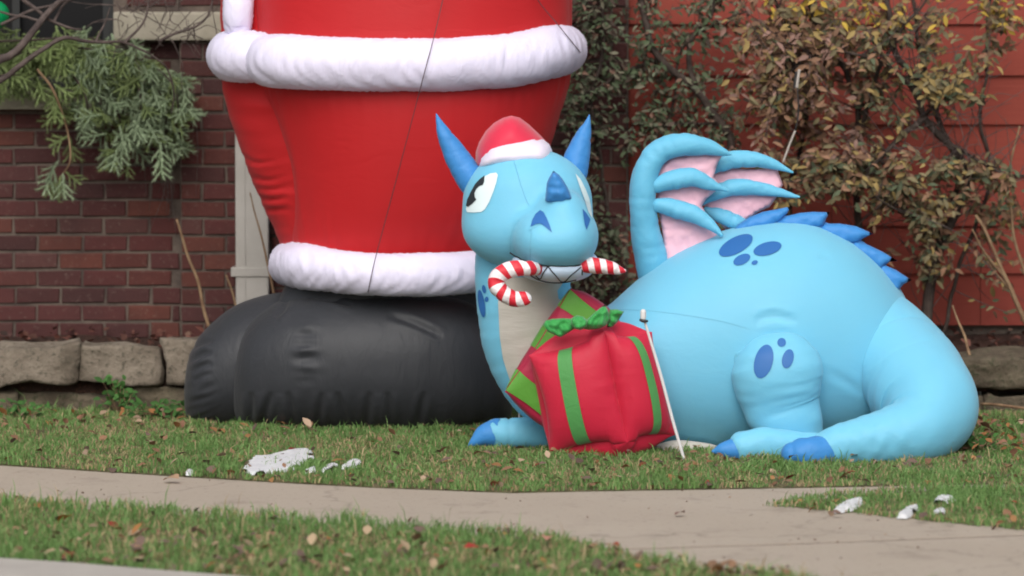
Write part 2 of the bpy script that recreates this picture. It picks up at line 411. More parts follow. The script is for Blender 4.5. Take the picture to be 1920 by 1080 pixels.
def rough_mat(name, a, b, scale=8, bs=0.5, fine=60, rough=0.9, bd=0.01, lo=.35, hi=.65, c=None):
    m, t, p = base_mat(name, rough); p.inputs['Specular IOR Level'].default_value = 0.25
    g = t.nodes.new('ShaderNodeNewGeometry'); n1 = noise_tex(t, g.outputs['Position'], scale, 7, 0.62)
    r = t.nodes.new('ShaderNodeMapRange'); r.inputs[1].default_value = lo; r.inputs[2].default_value = hi; t.links.new(n1, r.inputs[0])
    cc = ramp_mix(t, a, b, r.outputs[0]); n2 = noise_tex(t, g.outputs['Position'], fine, 5, 0.7)
    if c:
        r2 = t.nodes.new('ShaderNodeMapRange'); r2.inputs[1].default_value = .52; r2.inputs[2].default_value = .66; t.links.new(n2, r2.inputs[0]); cc = ramp_mix(t, cc, c, r2.outputs[0])
    t.links.new(cc, p.inputs['Base Color']); bump(t, p, n2, bs, bd); return m
M['mortar'] = rough_mat('mortar', (0.075, 0.058, 0.05), (0.17, 0.135, 0.11), 5, 0.9)
M['stone'] = rough_mat('limestone', (0.13, 0.105, 0.08), (0.25, 0.21, 0.165), 7, 0.8, 40, bd=.02, c=(0.085, 0.075, 0.055))
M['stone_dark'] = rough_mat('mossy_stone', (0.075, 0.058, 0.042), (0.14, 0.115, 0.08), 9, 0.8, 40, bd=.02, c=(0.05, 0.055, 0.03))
M['sill'] = rough_mat('sill_stone', (0.24, 0.22, 0.17), (0.33, 0.30, 0.24), 9, 0.4, 50)
M['concrete'] = rough_mat('concrete', (0.30, 0.255, 0.22), (0.38, 0.33, 0.29), 2.2, 0.35, 90, bd=.004, c=(0.285, 0.24, 0.205))
def concrete_mat():
    m, t, p = base_mat('walk_concrete', 0.9); p.inputs['Specular IOR Level'].default_value = 0.25
    g = t.nodes.new('ShaderNodeNewGeometry'); P = g.outputs['Position']
    c = ramp_mix(t, (0.35, 0.295, 0.235), (0.42, 0.36, 0.295), noise_tex(t, P, 1.6, 5))
    def mask(scale, lo, hi, detail=6, vec=P):
        r = t.nodes.new('ShaderNodeMapRange'); r.inputs[1].default_value = lo; r.inputs[2].default_value = hi; t.links.new(noise_tex(t, vec, scale, detail, .7), r.inputs[0]); return r.outputs[0]
    c = ramp_mix(t, c, (0.235, 0.195, 0.16), mask(3.5, .56, .78)); c = ramp_mix(t, c, (0.20, 0.165, 0.14), mask(38, .60, .74, 3)); c = ramp_mix(t, c, (0.44, 0.39, 0.34), mask(60, .62, .76, 2))
    v = node(t, 'ShaderNodeTexVoronoi', feature='DISTANCE_TO_EDGE', Scale=.55); n = noise_tex(t, P, 3, 6)
    a = t.nodes.new('ShaderNodeVectorMath'); a.operation = 'ADD'; t.links.new(P, a.inputs[0]); mm = t.nodes.new('ShaderNodeVectorMath'); mm.operation = 'SCALE'; mm.inputs[3].default_value = .5; t.links.new(n.node.outputs[1], mm.inputs[0]); t.links.new(mm.outputs[0], a.inputs[1]); t.links.new(a.outputs[0], v.inputs['Vector'])
    r = t.nodes.new('ShaderNodeMapRange'); r.inputs[1].default_value = .0; r.inputs[2].default_value = .006; r.inputs[3].default_value = .35; r.inputs[4].default_value = 0; t.links.new(v.outputs['Distance'], r.inputs[0])
    c = ramp_mix(t, c, (0.10, 0.085, 0.07), r.outputs[0]); t.links.new(c, p.inputs['Base Color'])
    bump(t, p, noise_tex(t, P, 110, 4, .7), .5, .004); return m
M['concrete'] = concrete_mat()
M['kerb'] = rough_mat('kerb_concrete', (0.36, 0.33, 0.30), (0.43, 0.40, 0.36), 3, 0.3, 80, bd=.004)
M['soil'] = rough_mat('soil', (0.11, 0.10, 0.05), (0.18, 0.15, 0.085), 14, 0.9, 60, bd=.02, c=(0.09, 0.12, 0.045))
M['mulch'] = rough_mat('mulch', (0.03, 0.018, 0.014), (0.075, 0.04, 0.03), 22, 1.0, 70, bd=.02, c=(0.11, 0.05, 0.03))
M['road'] = rough_mat('asphalt', (0.05, 0.05, 0.05), (0.075, 0.072, 0.07), 3, 0.5, 120)
M['snow'] = rough_mat('old_snow', (0.76, 0.77, 0.80), (0.87, 0.88, 0.89), 26, 0.9, 110, bd=.015)
M['bark'] = rough_mat('dark_bark', (0.035, 0.026, 0.022), (0.08, 0.06, 0.05), 20, 0.8, 90)
M['bark_grey'] = rough_mat('grey_bark', (0.06, 0.045, 0.042), (0.13, 0.10, 0.09), 20, 0.8, 90)
M['stalk'] = rough_mat('dry_stalk', (0.17, 0.10, 0.06), (0.28, 0.19, 0.11), 20, 0.4, 90)
M['paint'] = rough_mat('cream_paint', (0.36, 0.34, 0.31), (0.44, 0.42, 0.39), 3, 0.15, 60, rough=.5)
def siding_mat():
    m, t, p = base_mat('red_stained_board', 0.75); p.inputs['Specular IOR Level'].default_value = 0.25
    n1 = noise_tex(t, coords(t, scale=(1, 1, 14)), 5, 6, .65); n2 = noise_tex(t, coords(t), 1.7, 3)
    c = ramp_mix(t, (0.235, 0.044, 0.028), (0.31, 0.064, 0.042), n1); c = ramp_mix(t, c, (0.19, 0.034, 0.025), n2)
    t.links.new(c, p.inputs['Base Color']); bump(t, p, n1, 0.35, 0.006); return m
M['siding'] = siding_mat()
def simple(name, c, rough=0.5, **k):
    m, t, p = base_mat(name, rough, **k); n = noise_tex(t, coords(t), 12, 3); t.links.new(ramp_mix(t, tuple(x * .85 for x in c), c, n), p.inputs['Base Color']); return m
M['cord'] = simple('dark_cord', (0.06, 0.03, 0.035)); M['stake'] = simple('white_plastic', (0.68, 0.66, 0.66), 0.45); M['knot'] = simple('black_plastic', (0.02, 0.02, 0.02))
M['ball'] = simple('green_bauble', (0.0, 0.24, 0.075), 0.25); M['glass'] = simple('dark_glass', (0.004, 0.004, 0.005), 0.35, Specular_IOR_Level=.2); M['sash'] = simple('dark_sash', (0.006, 0.007, 0.007), 0.6)
M['rope'] = simple('pale_rope', (0.42, 0.38, 0.34), 0.8)

# ---------------------------------------------------------------- the ground
def flat_poly(name, P, z0, z1, mat, parent=None, **k):
    """prism over a ground outline of world x,y"""
    n = len(P); V = [(p[0], p[1], z1) for p in P] + [(p[0], p[1], z0) for p in P]
    a = sum(P[i][0] * P[(i + 1) % n][1] - P[(i + 1) % n][0] * P[i][1] for i in range(n))
    top = tuple(range(n)) if a > 0 else tuple(range(n - 1, -1, -1))
    s = [(i, (i + 1) % n, n + (i + 1) % n, n + i) for i in range(n)]
    if a > 0: s = [q[::-1] for q in s]
    return mesh(name, V, [top] + s, mat, parent, smooth=False, **k)
flat = lambda pts: [tuple(G(a, b)[:2]) for a, b in pts]
g = mesh('ground', [(-400, -400, -.03), (400, -400, -.03), (400, 400, -.03), (-400, 400, -.03)], [(0, 1, 2, 3)], M['soil'], smooth=False); tag(g, kind='structure')
top_edge = [(-900, 818), (-300, 857), (0, 873), (190, 885), (480, 903), (700, 915), (960, 925), (1100, 922), (1400, 917), (1900, 908), (2600, 899), (3400, 890)]
verge_top = [(-900, 868), (-300, 915), (0, 938), (250, 958), (500, 975), (640, 985), (880, 1001), (1040, 1012), (1140, 1034), (1235, 1060), (1380, 1076), (1520, 1094), (1800, 1140)]
verge_low = [(-900, 985), (-300, 1035), (0, 1058), (150, 1068), (290, 1080), (700, 1112), (1800, 1160)]
island = [(1425, 950), (1480, 944), (1550, 928), (1700, 919), (1920, 911), (2600, 902), (3400, 893), (3400, 1120), (2600, 1050), (1920, 997), (1700, 976), (1570, 962)]
sw = tag(link('sidewalk', None), kind='structure')
J = [(-900, 918), (0, 990)]
top_r = [(960, 925), (1100, 922), (1400, 917), (1900, 908), (2600, 899), (3400, 890)]
# slabs: left run, junction piece, and the walk in front of the joint
flat_poly('slab', flat([(-900, 818), (-300, 857), (0, 873), (190, 885), (480, 903), (700, 915), (960, 925), (1100, 922), (1400, 917), (1900, 908), (2600, 899), (3400, 890),
                        (3400, 941), (1920, 1002), (1500, 1018), (1180, 1028), (900, 1045), (0, 1000), (-900, 930)]), -.1, 0, M['concrete'], sw)
flat_poly('slab', flat([(1180, 1030.5), (1500, 1020.5), (1920, 1004.5), (3400, 944), (3400, 1180), (1920, 1180), (1000, 1180), (600, 1120), (900, 1050)]), -.1, 0.0, M['concrete'], sw)
jf = flat_poly('joint_filler', flat([(1100, 1026.5), (1500, 1014), (1920, 998), (3400, 938), (3400, 948), (1920, 1008), (1500, 1024), (1100, 1034)]), -.09, -.0025, M['bark_grey'], sw)
kb = flat_poly('kerb', flat([(-900, 985), (-300, 1035), (0, 1058), (150, 1068), (290, 1080), (700, 1112), (1100, 1140), (1100, 1200), (-900, 1090)]), -.12, 0.02, M['kerb']); tag(kb, kind='structure')
rd = mesh('road', [(-60, -30, -.02), (60, -30, -.02), (60, -4.3, -.02), (-60, -4.3, -.02)], [(0, 1, 2, 3)], M['road'], smooth=False); tag(rd, kind='structure')
rd.location.z = -0.004

# lawn soil, just proud of the slabs, with an uneven top
BED_Y = 1.55
lawn_far = [(3400, 760), (-900, 760)]
lawn = top_edge + lawn_far
verge = verge_top + verge_low[::-1]
def ground_sheet(name, Ppx, z, par=None):
    P = np.array([G(a, b)[:2] for a, b in Ppx]); V, Fc, dd = tri2d(P, 0.06)
    Z = [z + (0.003 * noise.noise(Vector((v[0] * 5, v[1] * 5, 0))) + .002) * min(1, q / .1) - (0.012 if q == 0 else 0) for v, q in zip(V, dd)]
    return tag(mesh(name, np.c_[V, Z], Fc, M['soil'], par), kind='structure')
ground_sheet('lawn', lawn, 0.002); ground_sheet('lawn', verge, 0.002); ground_sheet('lawn', island, 0.002)

SNOW = [([(446, 890), (462, 876), (454, 868), (468, 860), (500, 862), (528, 852), (560, 848), (584, 853), (592, 862), (572, 874), (556, 884), (520, 890), (480, 893)], .028, 'largest patch of old snow on the lawn below the boots', 1),
        ([(568, 890), (585, 883), (596, 884), (590, 892)], .02, 'small round snow patch just right of and below the largest one', 2),
        ([(598, 888), (615, 878), (636, 879), (618, 888)], .018, 'thin sliver of snow second right of the largest patch', 3),
        ([(636, 882), (658, 870), (680, 873), (660, 883)], .02, 'rightmost thin snow streak on the lawn below the boots', 4),
        ([(343, 893), (354, 887), (364, 889), (356, 894)], .012, 'tiny snow crumb at the sidewalk edge at left', 5),
        ([(1562, 965), (1575, 952), (1600, 944), (1622, 941), (1618, 950), (1604, 958), (1585, 962)], .03, 'brightest snow patch on the grass at right beside the concrete', 6),
        ([(1680, 974), (1696, 960), (1724, 955), (1716, 967), (1700, 975)], .02, 'thin snow patch in the middle of the grass at right', 7),
        ([(1745, 970), (1755, 962), (1775, 962), (1772, 971)], .014, 'small snow patch beside brown leaves at right', 8),
        ([(1746, 948), (1762, 937), (1792, 940), (1772, 949)], .018, 'faint snow streak at the far edge of the right grass', 9)]
# grass: every blade real, a bent strip of its own colour
def grass(name, polys, n, xr, yr, hmin, hmax, label, dense_edge=None):
    x = rng.uniform(*xr, n); y = rng.uniform(*yr, n); P = np.c_[x, y, np.zeros(n)]
    px, py = proj(P); k = np.zeros(n, bool)
    for q in polys: k |= inside(q, px, py)
    cl = np.array([noise.noise(Vector((a * 2.3, b * 2.3, 5))) for a, b in P[:, :2]])
    cl2 = np.array([noise.noise(Vector((a * 9, b * 9, 1))) for a, b in P[:, :2]])
    for q in SNOW: k &= ~(inside(np.array(q[0], float), px, py - 3) & (rng.random(n) < .92))
    k &= rng.random(n) < np.clip(.75 + cl2 * .9, .15, 1)
    P, cl, cl2 = P[k], cl[k], cl2[k]; n = len(P)
    h = rng.uniform(hmin, hmax, n) * (1 + .5 * cl) * (1 + .6 * np.clip(cl2, -0.4, 1)); tall = rng.random(n) < .03; h[tall] *= 2.0
    a = rng.uniform(0, 6.283, n); lean = rng.uniform(.15, .9, n) * h; wd = rng.uniform(.0014, .0030, n)
    dx, dy = np.cos(a), np.sin(a); b = rng.uniform(0, 6.283, n); wx, wy = np.cos(b) * wd, np.sin(b) * wd
    V = np.zeros((n, 5, 3)); base = P.copy(); base[:, 2] = .004
    V[:, 0] = base + np.c_[wx, wy, 0 * wx]; V[:, 1] = base - np.c_[wx, wy, 0 * wx]
    mid = base + np.c_[dx * lean * .35, dy * lean * .35, h * .6]
    V[:, 2] = mid - np.c_[wx, wy, 0 * wx] * .8; V[:, 3] = mid + np.c_[wx, wy, 0 * wx] * .8
    V[:, 4] = base + np.c_[dx * lean, dy * lean, h * (.95 - .2 * lean / h)]
    i = np.arange(n)[:, None] * 5; F4 = (i + np.array([[0, 1, 2, 3]])).tolist(); F3 = (i + np.array([[3, 2, 4]])).tolist()
    g1, g2, g3 = np.array([.105, .215, .055]), np.array([.185, .295, .10]), np.array([.42, .32, .18])
    t = rng.random(n)[:, None]; c = g1 * (1 - t) + g2 * t; dry = (rng.random(n) < (.22 - .38 * cl))[:, None]; c = np.where(dry, g3 * rng.uniform(.6, 1.1, n)[:, None], c)
    c = c * (1 + .3 * cl2[:, None])
    o = mesh(name, V.reshape(-1, 3), F4 + F3, M['blade'], smooth=False, col=np.repeat(c, 5, 0)); return tag(o, label, 'grass', kind='stuff')
grass('grass', [lawn], 260000, (-2.9, 2.9), (-1.9, 1.5), .013, .031, 'short green lawn grass between the sidewalk and the inflatables')
grass('grass', [verge], 105000, (-2.6, 1.6), (-4.1, -1.0), .022, .048, 'longer scruffy grass on the verge in front of the sidewalk')
grass('grass', [island], 60000, (0.6, 2.9), (-3.2, -0.9), .012, .03, 'thin grass patch beyond the joint in the concrete at right')

# ---------------------------------------------------------------- brick and board walls
WY = 2.50                                   # face of the recessed brickwork
COURSE = 32.8 * sc(WY); BL = 0.196
def brick_mesh(seed, L, H=COURSE - .0115, D=.07):
    r = random.Random(seed); b = .004; V = []
    j = lambda s=.0030: r.uniform(-s, s)
    for (yy, e) in ((D, 0), (b, 0), (0, b)):
        for sx, sz in ((0, 0), (1, 0), (1, 1), (0, 1)):
            V.append((sx * L + (e if sx == 0 else -e) + j(), yy + j(.001), sz * H + (e if sz == 0 else -e) + j()))
    Fc = [(8, 9, 10, 11)] + [(4 + i, 4 + (i + 1) % 4, 8 + (i + 1) % 4, 8 + i) for i in range(4)] + [(i, (i + 1) % 4, 4 + (i + 1) % 4, 4 + i) for i in range(4)]
    me = bpy.data.meshes.new('brick'); me.from_pydata(V, [], Fc); me.materials.append(M['brick']); me.update(); return me
full = [brick_mesh(i, BL - .0115) for i in range(6)]
part_cache = {}
BC = [(.130, .040, .036), (.12, .037, .034), (.135, .044, .036), (.17, .056, .040), (.11, .038, .035), (.105, .037, .035), (.13, .055, .048), (.12, .037, .034), (.09, .036, .034)]
def bricks(root, x0, x1, z0, z1, y, skip=None, want=None, stuff_name='brickwork', dark=1.0):
    """running bond from x0 to x1; want(cx, cz) says which bricks are single objects"""
    row0 = int(math.floor(z0 / COURSE)); rest = []
    for row in range(row0, int(z1 / COURSE)):
        z = row * COURSE
        if z + COURSE < z0 + 0.01: continue
        x = x0 - (BL / 2 if row % 2 else 0) + random.uniform(-.004, .004)
        while x < x1 - .01:
            a, b = max(x, x0), min(x + BL, x1)
            L = b - a - .0115
            cx, cz = (a + b) / 2, z + COURSE / 2
            if L > .025 and not (skip and skip(cx, cz, a, b)):
                if L > BL - .03: me = random.choice(full)
                else:
                    key = round(L, 2)
                    if key not in part_cache: part_cache[key] = brick_mesh(99 + len(part_cache), L)
                    me = part_cache[key]
                loc = (a + .006, y + random.uniform(-.003, .003), z + .006)
                c = random.choice(BC); f = random.uniform(.72, 1.0) * dark; c = tuple(v * f for v in c)
                if want is None or want(cx, cz):
                    o = bpy.data.objects.new('brick', me); COL.objects.link(o); o.parent = root; o.location = Vector(loc) - root.location; o.color = (*c, 1); o['label'] = ''; del o['label']
                else: rest.append((me, loc))
            x += BL
    if rest:
        P = [(np.array([list(v.co) for v in me.vertices]) + np.array(loc), [tuple(p.vertices) for p in me.polygons]) for me, loc in rest]
        o = joined(stuff_name, P, M['brick'], root, smooth=False); o.color = (.13, .038, .032, 1); o['kind'] = 'stuff'
def box(name, x0, x1, y0, y1, z0, z1, mat, parent=None, bev=0.0, **k):
    bm = bmesh.new(); bmesh.ops.create_cube(bm, size=1)
    for v in bm.verts: v.co = Vector((x0 + (v.co.x + .5) * (x1 - x0), y0 + (v.co.y + .5) * (y1 - y0), z0 + (v.co.z + .5) * (z1 - z0)))
    if bev: bmesh.ops.bevel(bm, geom=bm.edges[:], offset=bev, segments=2, affect='EDGES', profile=.6)
    V = [list(v.co) for v in bm.verts]; bm.verts.index_update(); Fc = [[v.index for v in f.verts] for f in bm.faces]; bm.free()
    return mesh(name, V, Fc, mat, parent, smooth=False, **k)
X = lambda px, y=WY: W(px, 300, y)[0]
Zp = lambda py, y=WY: W(960, py, y)[2]
top_z = 3.2
# left, recessed wall with the window opening
XL, XP, XS = -5.2, X(337), X(1178)
wx1, wz0 = X(214), Zp(168)
bw = thing('brick_wall', 'dark red brick wall at far left below the evergreen boughs', 'wall', 'brick walls of the house', loc=(X(0), WY, .1))
box('mortar', XL, XP + .05, WY + .009, WY + .12, .05, wz0, M['mortar'], bw)
box('mortar', wx1, XP + .05, WY + .0092, WY + .12, wz0, top_z, M['mortar'], bw)
bricks(bw, XL, XP, Zp(665), top_z, WY, skip=lambda cx, cz, a, b: (b > XL and a < wx1 and cz > wz0 - .02) or cz > top_z,
       want=lambda cx, cz: X(-20) < cx and cz < Zp(-20))
# window behind the boughs
wn = thing('window', 'dark window with stone sill behind the evergreen boughs, top left', 'window', loc=(X(60), WY + .15, wz0))
f = box('frame', XL + 1, wx1 - .004, WY + .10, WY + .15, wz0, wz0 + .05, M['sash'], wn); box('frame', wx1 - .054, wx1 - .004, WY + .10, WY + .15, wz0 + .052, top_z, M['sash'], wn)
box('frame', X(20), X(34), WY + .10, WY + .14, wz0 + .052, top_z, M['sash'], wn)
box('pane', XL + 1, wx1 - .056, WY + .155, WY + .17, wz0 + .052, top_z, M['glass'], wn)
box('sill', XL + 1, X(205), WY - .07, WY + .098, wz0 - .085, wz0 - .003, M['sill'], wn, bev=.006)
# proud centre wall: pier at the left, behind the downspout, the standing figure and the creeper
PY = WY - .07
XP2, XS2 = X(337, PY), X(1178, PY)
bc = thing('brick_wall', 'red brick wall with pier beside the cream downspout and behind the creeper', 'wall', 'brick walls of the house', loc=(X(700), PY, .1))
box('mortar', XP2 + .002, XS2, PY + .009, PY + .3, .05, top_z, M['mortar'], bc)
cz0, cz1 = Zp(76, PY), Zp(22, PY)
bricks(bc, XP2, XS2, Zp(665, PY), top_z, PY, skip=lambda cx, cz, a, b: (a < X(425, PY) and cz0 - .03 < cz < cz1 + .03),
       want=lambda cx, cz: (cx < X(540) or cx > X(1040)) and cz < Zp(-20))
bu = thing('brick_wall', 'short brick pier standing on the pale cap stone, top left', 'wall', 'brick walls of the house', loc=(X(290), PY, cz1))
box('mortar', X(248, PY), XP2 - .002, PY + .009, WY + .0, cz1 + .002, top_z, M['mortar'], bu)
bricks(bu, X(246, PY), XP2, cz1 + .01, top_z, PY, skip=lambda cx, cz, a, b: cz < cz1 + .03, want=lambda cx, cz: cz < Zp(-40))
cap = box('cap_stone', X(215, PY), X(424, PY), PY - .035, PY + .06, cz0, cz1, M['sill'], bev=.012)
tag(cap, 'pale stone cap block on the brick pier behind the bare twigs', 'stone block')

# red clapboard wall
SY = WY + .06
sw_ = thing('siding_wall', 'red stained clapboard wall behind the shrub at right', 'wall', loc=(X(1500), SY, .1))
lines = [-330, -237, -143, -49, 45, 141, 233, 331, 423, 512, 609]
for a, b in zip(lines, lines[1:]):
    z1, z0 = Zp(a, SY), Zp(b, SY)
    cuts = [X(1179, PY) + .003, 5.4]
    if random.random() < .6: cuts.insert(1, X(random.choice([1330, 1560, 1840, 2100]), SY))
    for x0, x1 in zip(cuts, cuts[1:]):
        V = [(x0, SY - .022, z0), (x1 - .003, SY - .022, z0), (x1 - .003, SY - .004, z1 + .012), (x0, SY - .004, z1 + .012),
             (x0, SY, z0), (x1 - .003, SY, z0), (x1 - .003, SY + .012, z1 + .012), (x0, SY + .012, z1 + .012)]
        mesh('board', V, [(0, 1, 2, 3), (5, 4, 7, 6), (0, 4, 5, 1), (3, 2, 6, 7), (0, 3, 7, 4), (1, 5, 6, 2)], M['siding'], sw_, smooth=False)
box('foundation', XS2 + .001, 5.4, SY + .03, SY + .2, .05, Zp(600, SY), M['mortar'], sw_)
box('sheathing', XS2 + .001, 5.4, SY + .03, SY + .2, Zp(600, SY) + .001, top_z, M['siding'], sw_)

# downspout
dsp = thing('downspout', 'cream painted square downspout on the brick wall left of the standing figure', 'downspout', loc=(X(470, PY), PY - .06, .2))
dx0, dx1 = X(441, PY - .09), X(503, PY - .09)
box('pipe', dx0, dx1, PY - .10, PY - .012, Zp(640, PY), 3.0, M['paint'], dsp, bev=.008)
box('rib', dx0 + .035, dx0 + .042, PY - .104, PY - .1005, Zp(640, PY), 3.0, M['paint'], dsp)
for pyy in (507, 60): box('bracket', dx0 - .02, dx1 + .004, PY - .107, PY - .003, Zp(pyy + 9, PY), Zp(pyy - 8, PY), M['paint'], dsp, bev=.004)

# ---------------------------------------------------------------- planting bed and stone edging
bedV = []; nx, ny = 120, 14
for i in range(nx):
    for j in range(ny):
        x = -5.2 + 10.6 * i / (nx - 1); y = BED_Y + .08 + (WY + .1 - BED_Y - .08) * j / (ny - 1)
        bedV.append((x, y, .20 + .045 * j / (ny - 1) + .02 * noise.noise(Vector((x * 4, y * 4, 2))) - .12 * (j == 0)))
bed = mesh('flower_bed', bedV, [(i * ny + j, (i + 1) * ny + j, (i + 1) * ny + j + 1, i * ny + j + 1) for i in range(nx - 1) for j in range(ny - 1)], M['mulch'])
tag(bed, kind='structure')
def stone_data(x0, x1, y0, y1, z0, z1, seed, rough=.019, n=10):
    bm = bmesh.new(); bmesh.ops.create_cube(bm, size=1); bmesh.ops.subdivide_edges(bm, edges=bm.edges[:], cuts=n, use_grid_fill=True)
    for v in bm.verts:
        c = v.co * 2; q = Vector([math.copysign(abs(t) ** 1.0, t) for t in c])
        k = max(abs(t) for t in q); s = (sum(abs(t) ** 20 for t in q)) ** (1 / 20); q = q * (k / s if s else 1)
        p = Vector(((x0 + x1) / 2 + q.x * (x1 - x0) / 2, (y0 + y1) / 2 + q.y * (y1 - y0) / 2, (z0 + z1) / 2 + q.z * (z1 - z0) / 2))
        nn = noise.noise_vector(p * 5 + Vector((seed * 7, 0, 0))) * rough * 2.0 + noise.noise_vector(p * 22 + Vector((seed, 3, 0))) * rough * .6
        v.co = p + nn
    bm.verts.index_update(); V = [list(v.co) for v in bm.verts]; Fc = [[v.index for v in f.verts] for f in bm.faces]; bm.free(); return V, Fc
se = thing('stone_edging', 'low dry-laid stone edging of the planting bed with large tan cap stones', 'stone edging', loc=(-1.5, BED_Y, 0))
def stone(px0, px1, py0, py1, seed, mat='stone', y=BED_Y, dep=.26, tilt=0, **k):
    V, Fc = stone_data(W(px0, 700, y)[0], W(px1, 700, y)[0], y, y + dep, Zp(py1, y), Zp(py0, y), seed, **k)
    if tilt:
        V = np.array(V); cx = V[:, 0].mean(); V[:, 2] += (V[:, 0] - cx) * tilt
    return mesh('stone', V, Fc, M[mat], se)
stone(-230, -40, 655, 728, 1); stone(-35, 141, 652, 726, 2, tilt=.07, y=BED_Y - .02); stone(146, 299, 652, 720, 3, tilt=-.05); stone(303, 470, 634, 724, 4, tilt=.09, y=BED_Y + .03)
stone(475, 640, 648, 724, 5); stone(645, 830, 650, 724, 6); stone(835, 1010, 648, 724, 7); stone(1015, 1200, 652, 726, 8); stone(1205, 1400, 655, 728, 9); stone(1405, 1600, 660, 735, 10)
stone(1604, 1790, 664, 738, 11, 'stone_dark'); stone(1794, 1990, 668, 733, 12, 'stone_dark'); stone(1994, 2180, 668, 735, 13, 'stone_dark'); stone(2184, 2400, 668, 735, 23, 'stone_dark')
lo = [(-260, -90), (-86, 33), (40, 205), (212, 372), (376, 540), (545, 700), (705, 900), (905, 1060), (1065, 1240), (1245, 1430), (1435, 1640), (1646, 1842), (1850, 1935), (1940, 2120), (2124, 2400)]
for i, (a, b) in enumerate(lo): stone(a, b, 733 if b < 1640 else 742, 800, 30 + i, 'stone_dark', y=BED_Y + random.uniform(.0, .05), rough=.022)

# ---------------------------------------------------------------- leaves
def leaf_data(L, Wd, curl, seed=0):
    """a small folded, curled leaf: 5 stations x 3 points"""
    V = []; st = [(0, .05), (.25, .75), (.5, 1), (.78, .62), (1, .03)]
    for s, wv in st:
        z = -curl * L * s * s
        V += [(-Wd / 2 * wv, s * L, z + Wd * .18 * wv), (0, s * L, z), (Wd / 2 * wv, s * L, z + Wd * .18 * wv)]
    Fc = []
    for i in range(4):
        for j in (0, 1): a = i * 3 + j; Fc.append((a, a + 1, a + 4, a + 3))
    return np.array(V), Fc
LEAFS = [leaf_data(.050, .024, .25), leaf_data(.042, .021, .5), leaf_data(.056, .023, .1)]
def leaf_me(i, nm='leaf'):
    V, Fc = LEAFS[i]; me = bpy.data.meshes.new(nm); me.from_pydata(V.tolist(), [], Fc); me.materials.append(M['leaf'])
    me.polygons.foreach_set('use_smooth', np.ones(len(me.polygons), bool)); return me
LME = [leaf_me(i) for i in range(3)]
def rand_rot(down=.5, face=.6):
    """leaf hanging more or less, its face turned partly to the street"""
    a = random.gauss(0, 1.2); tip = Vector((math.sin(a), random.uniform(-.8, .3), -down + random.uniform(-.5, .7))).normalized()
    nrm = Vector((random.uniform(-.7, .7), -face, random.uniform(.0, 1.0))); nrm = (nrm - tip * nrm.dot(tip)).normalized(); xx = tip.cross(nrm)
    return Matrix((xx, tip, nrm)).transposed()
def shrub_build(root, sites, palette_of, scale=1.0, singles=260, mass='foliage', hidden=None):
    """sites: list of points; the largest in view become single leaves, the rest one mass"""
    parts, cols = [], []; sites = list(sites); random.shuffle(sites)
    k = 0; eul = []
    for p in sites:
        rot = rand_rot(); s = scale * random.uniform(.7, 1.25); i = random.randrange(3); c = palette_of(p)
        px, py = proj(np.array(p))
        vis = 5 < px < 1915 and 4 < py < 1070 and not (hidden and hidden(px, py))
        if k < singles and vis:
            o = bpy.data.objects.new('leaf', LME[i]); COL.objects.link(o); o.parent = root; o.location = Vector(p) - root.location
            o.rotation_euler = rot.to_euler(); o.scale = (s * .92,) * 3; o.color = (*c, 1); k += 1
        else:
            V, Fc = LEAFS[i]; Rm = np.array(rot); parts.append((V @ Rm.T * s + np.array(p), Fc)); cols.append(c)
    o = joined(mass, parts, M['leafs'], root, col=cols, smooth=True); o['kind'] = 'stuff'
def poly_tube(P, r0, r1, m=6, n=None, wob=0.0):
    S = spline(np.array(P, float), n or max(8, len(P) * 5)); n = len(S)
    if wob: S = S + np.array([list(noise.noise_vector(Vector(p) * 9)) for p in S]) * wob
    r = np.linspace(r0, r1, n)
    V, Fc, _ = tube_data(S, r, None, m, False, False, ref=(.13, 1, .21)); return V, Fc
def pal(*opts):
    tot = sum(o[0] for o in opts)
    def f(p=None):
        r = random.random() * tot
        for wt, c in opts:
            r -= wt
            if r <= 0: break
        k = random.uniform(.7, 1.3); return tuple(v * k for v in c)
    return f
BR, OL, YE, GR, PK, DK = (.21, .118, .072), (.165, .138, .075), (.42, .29, .05), (.085, .105, .06), (.25, .15, .12), (.08, .058, .045)
YO = (.27, .195, .075)

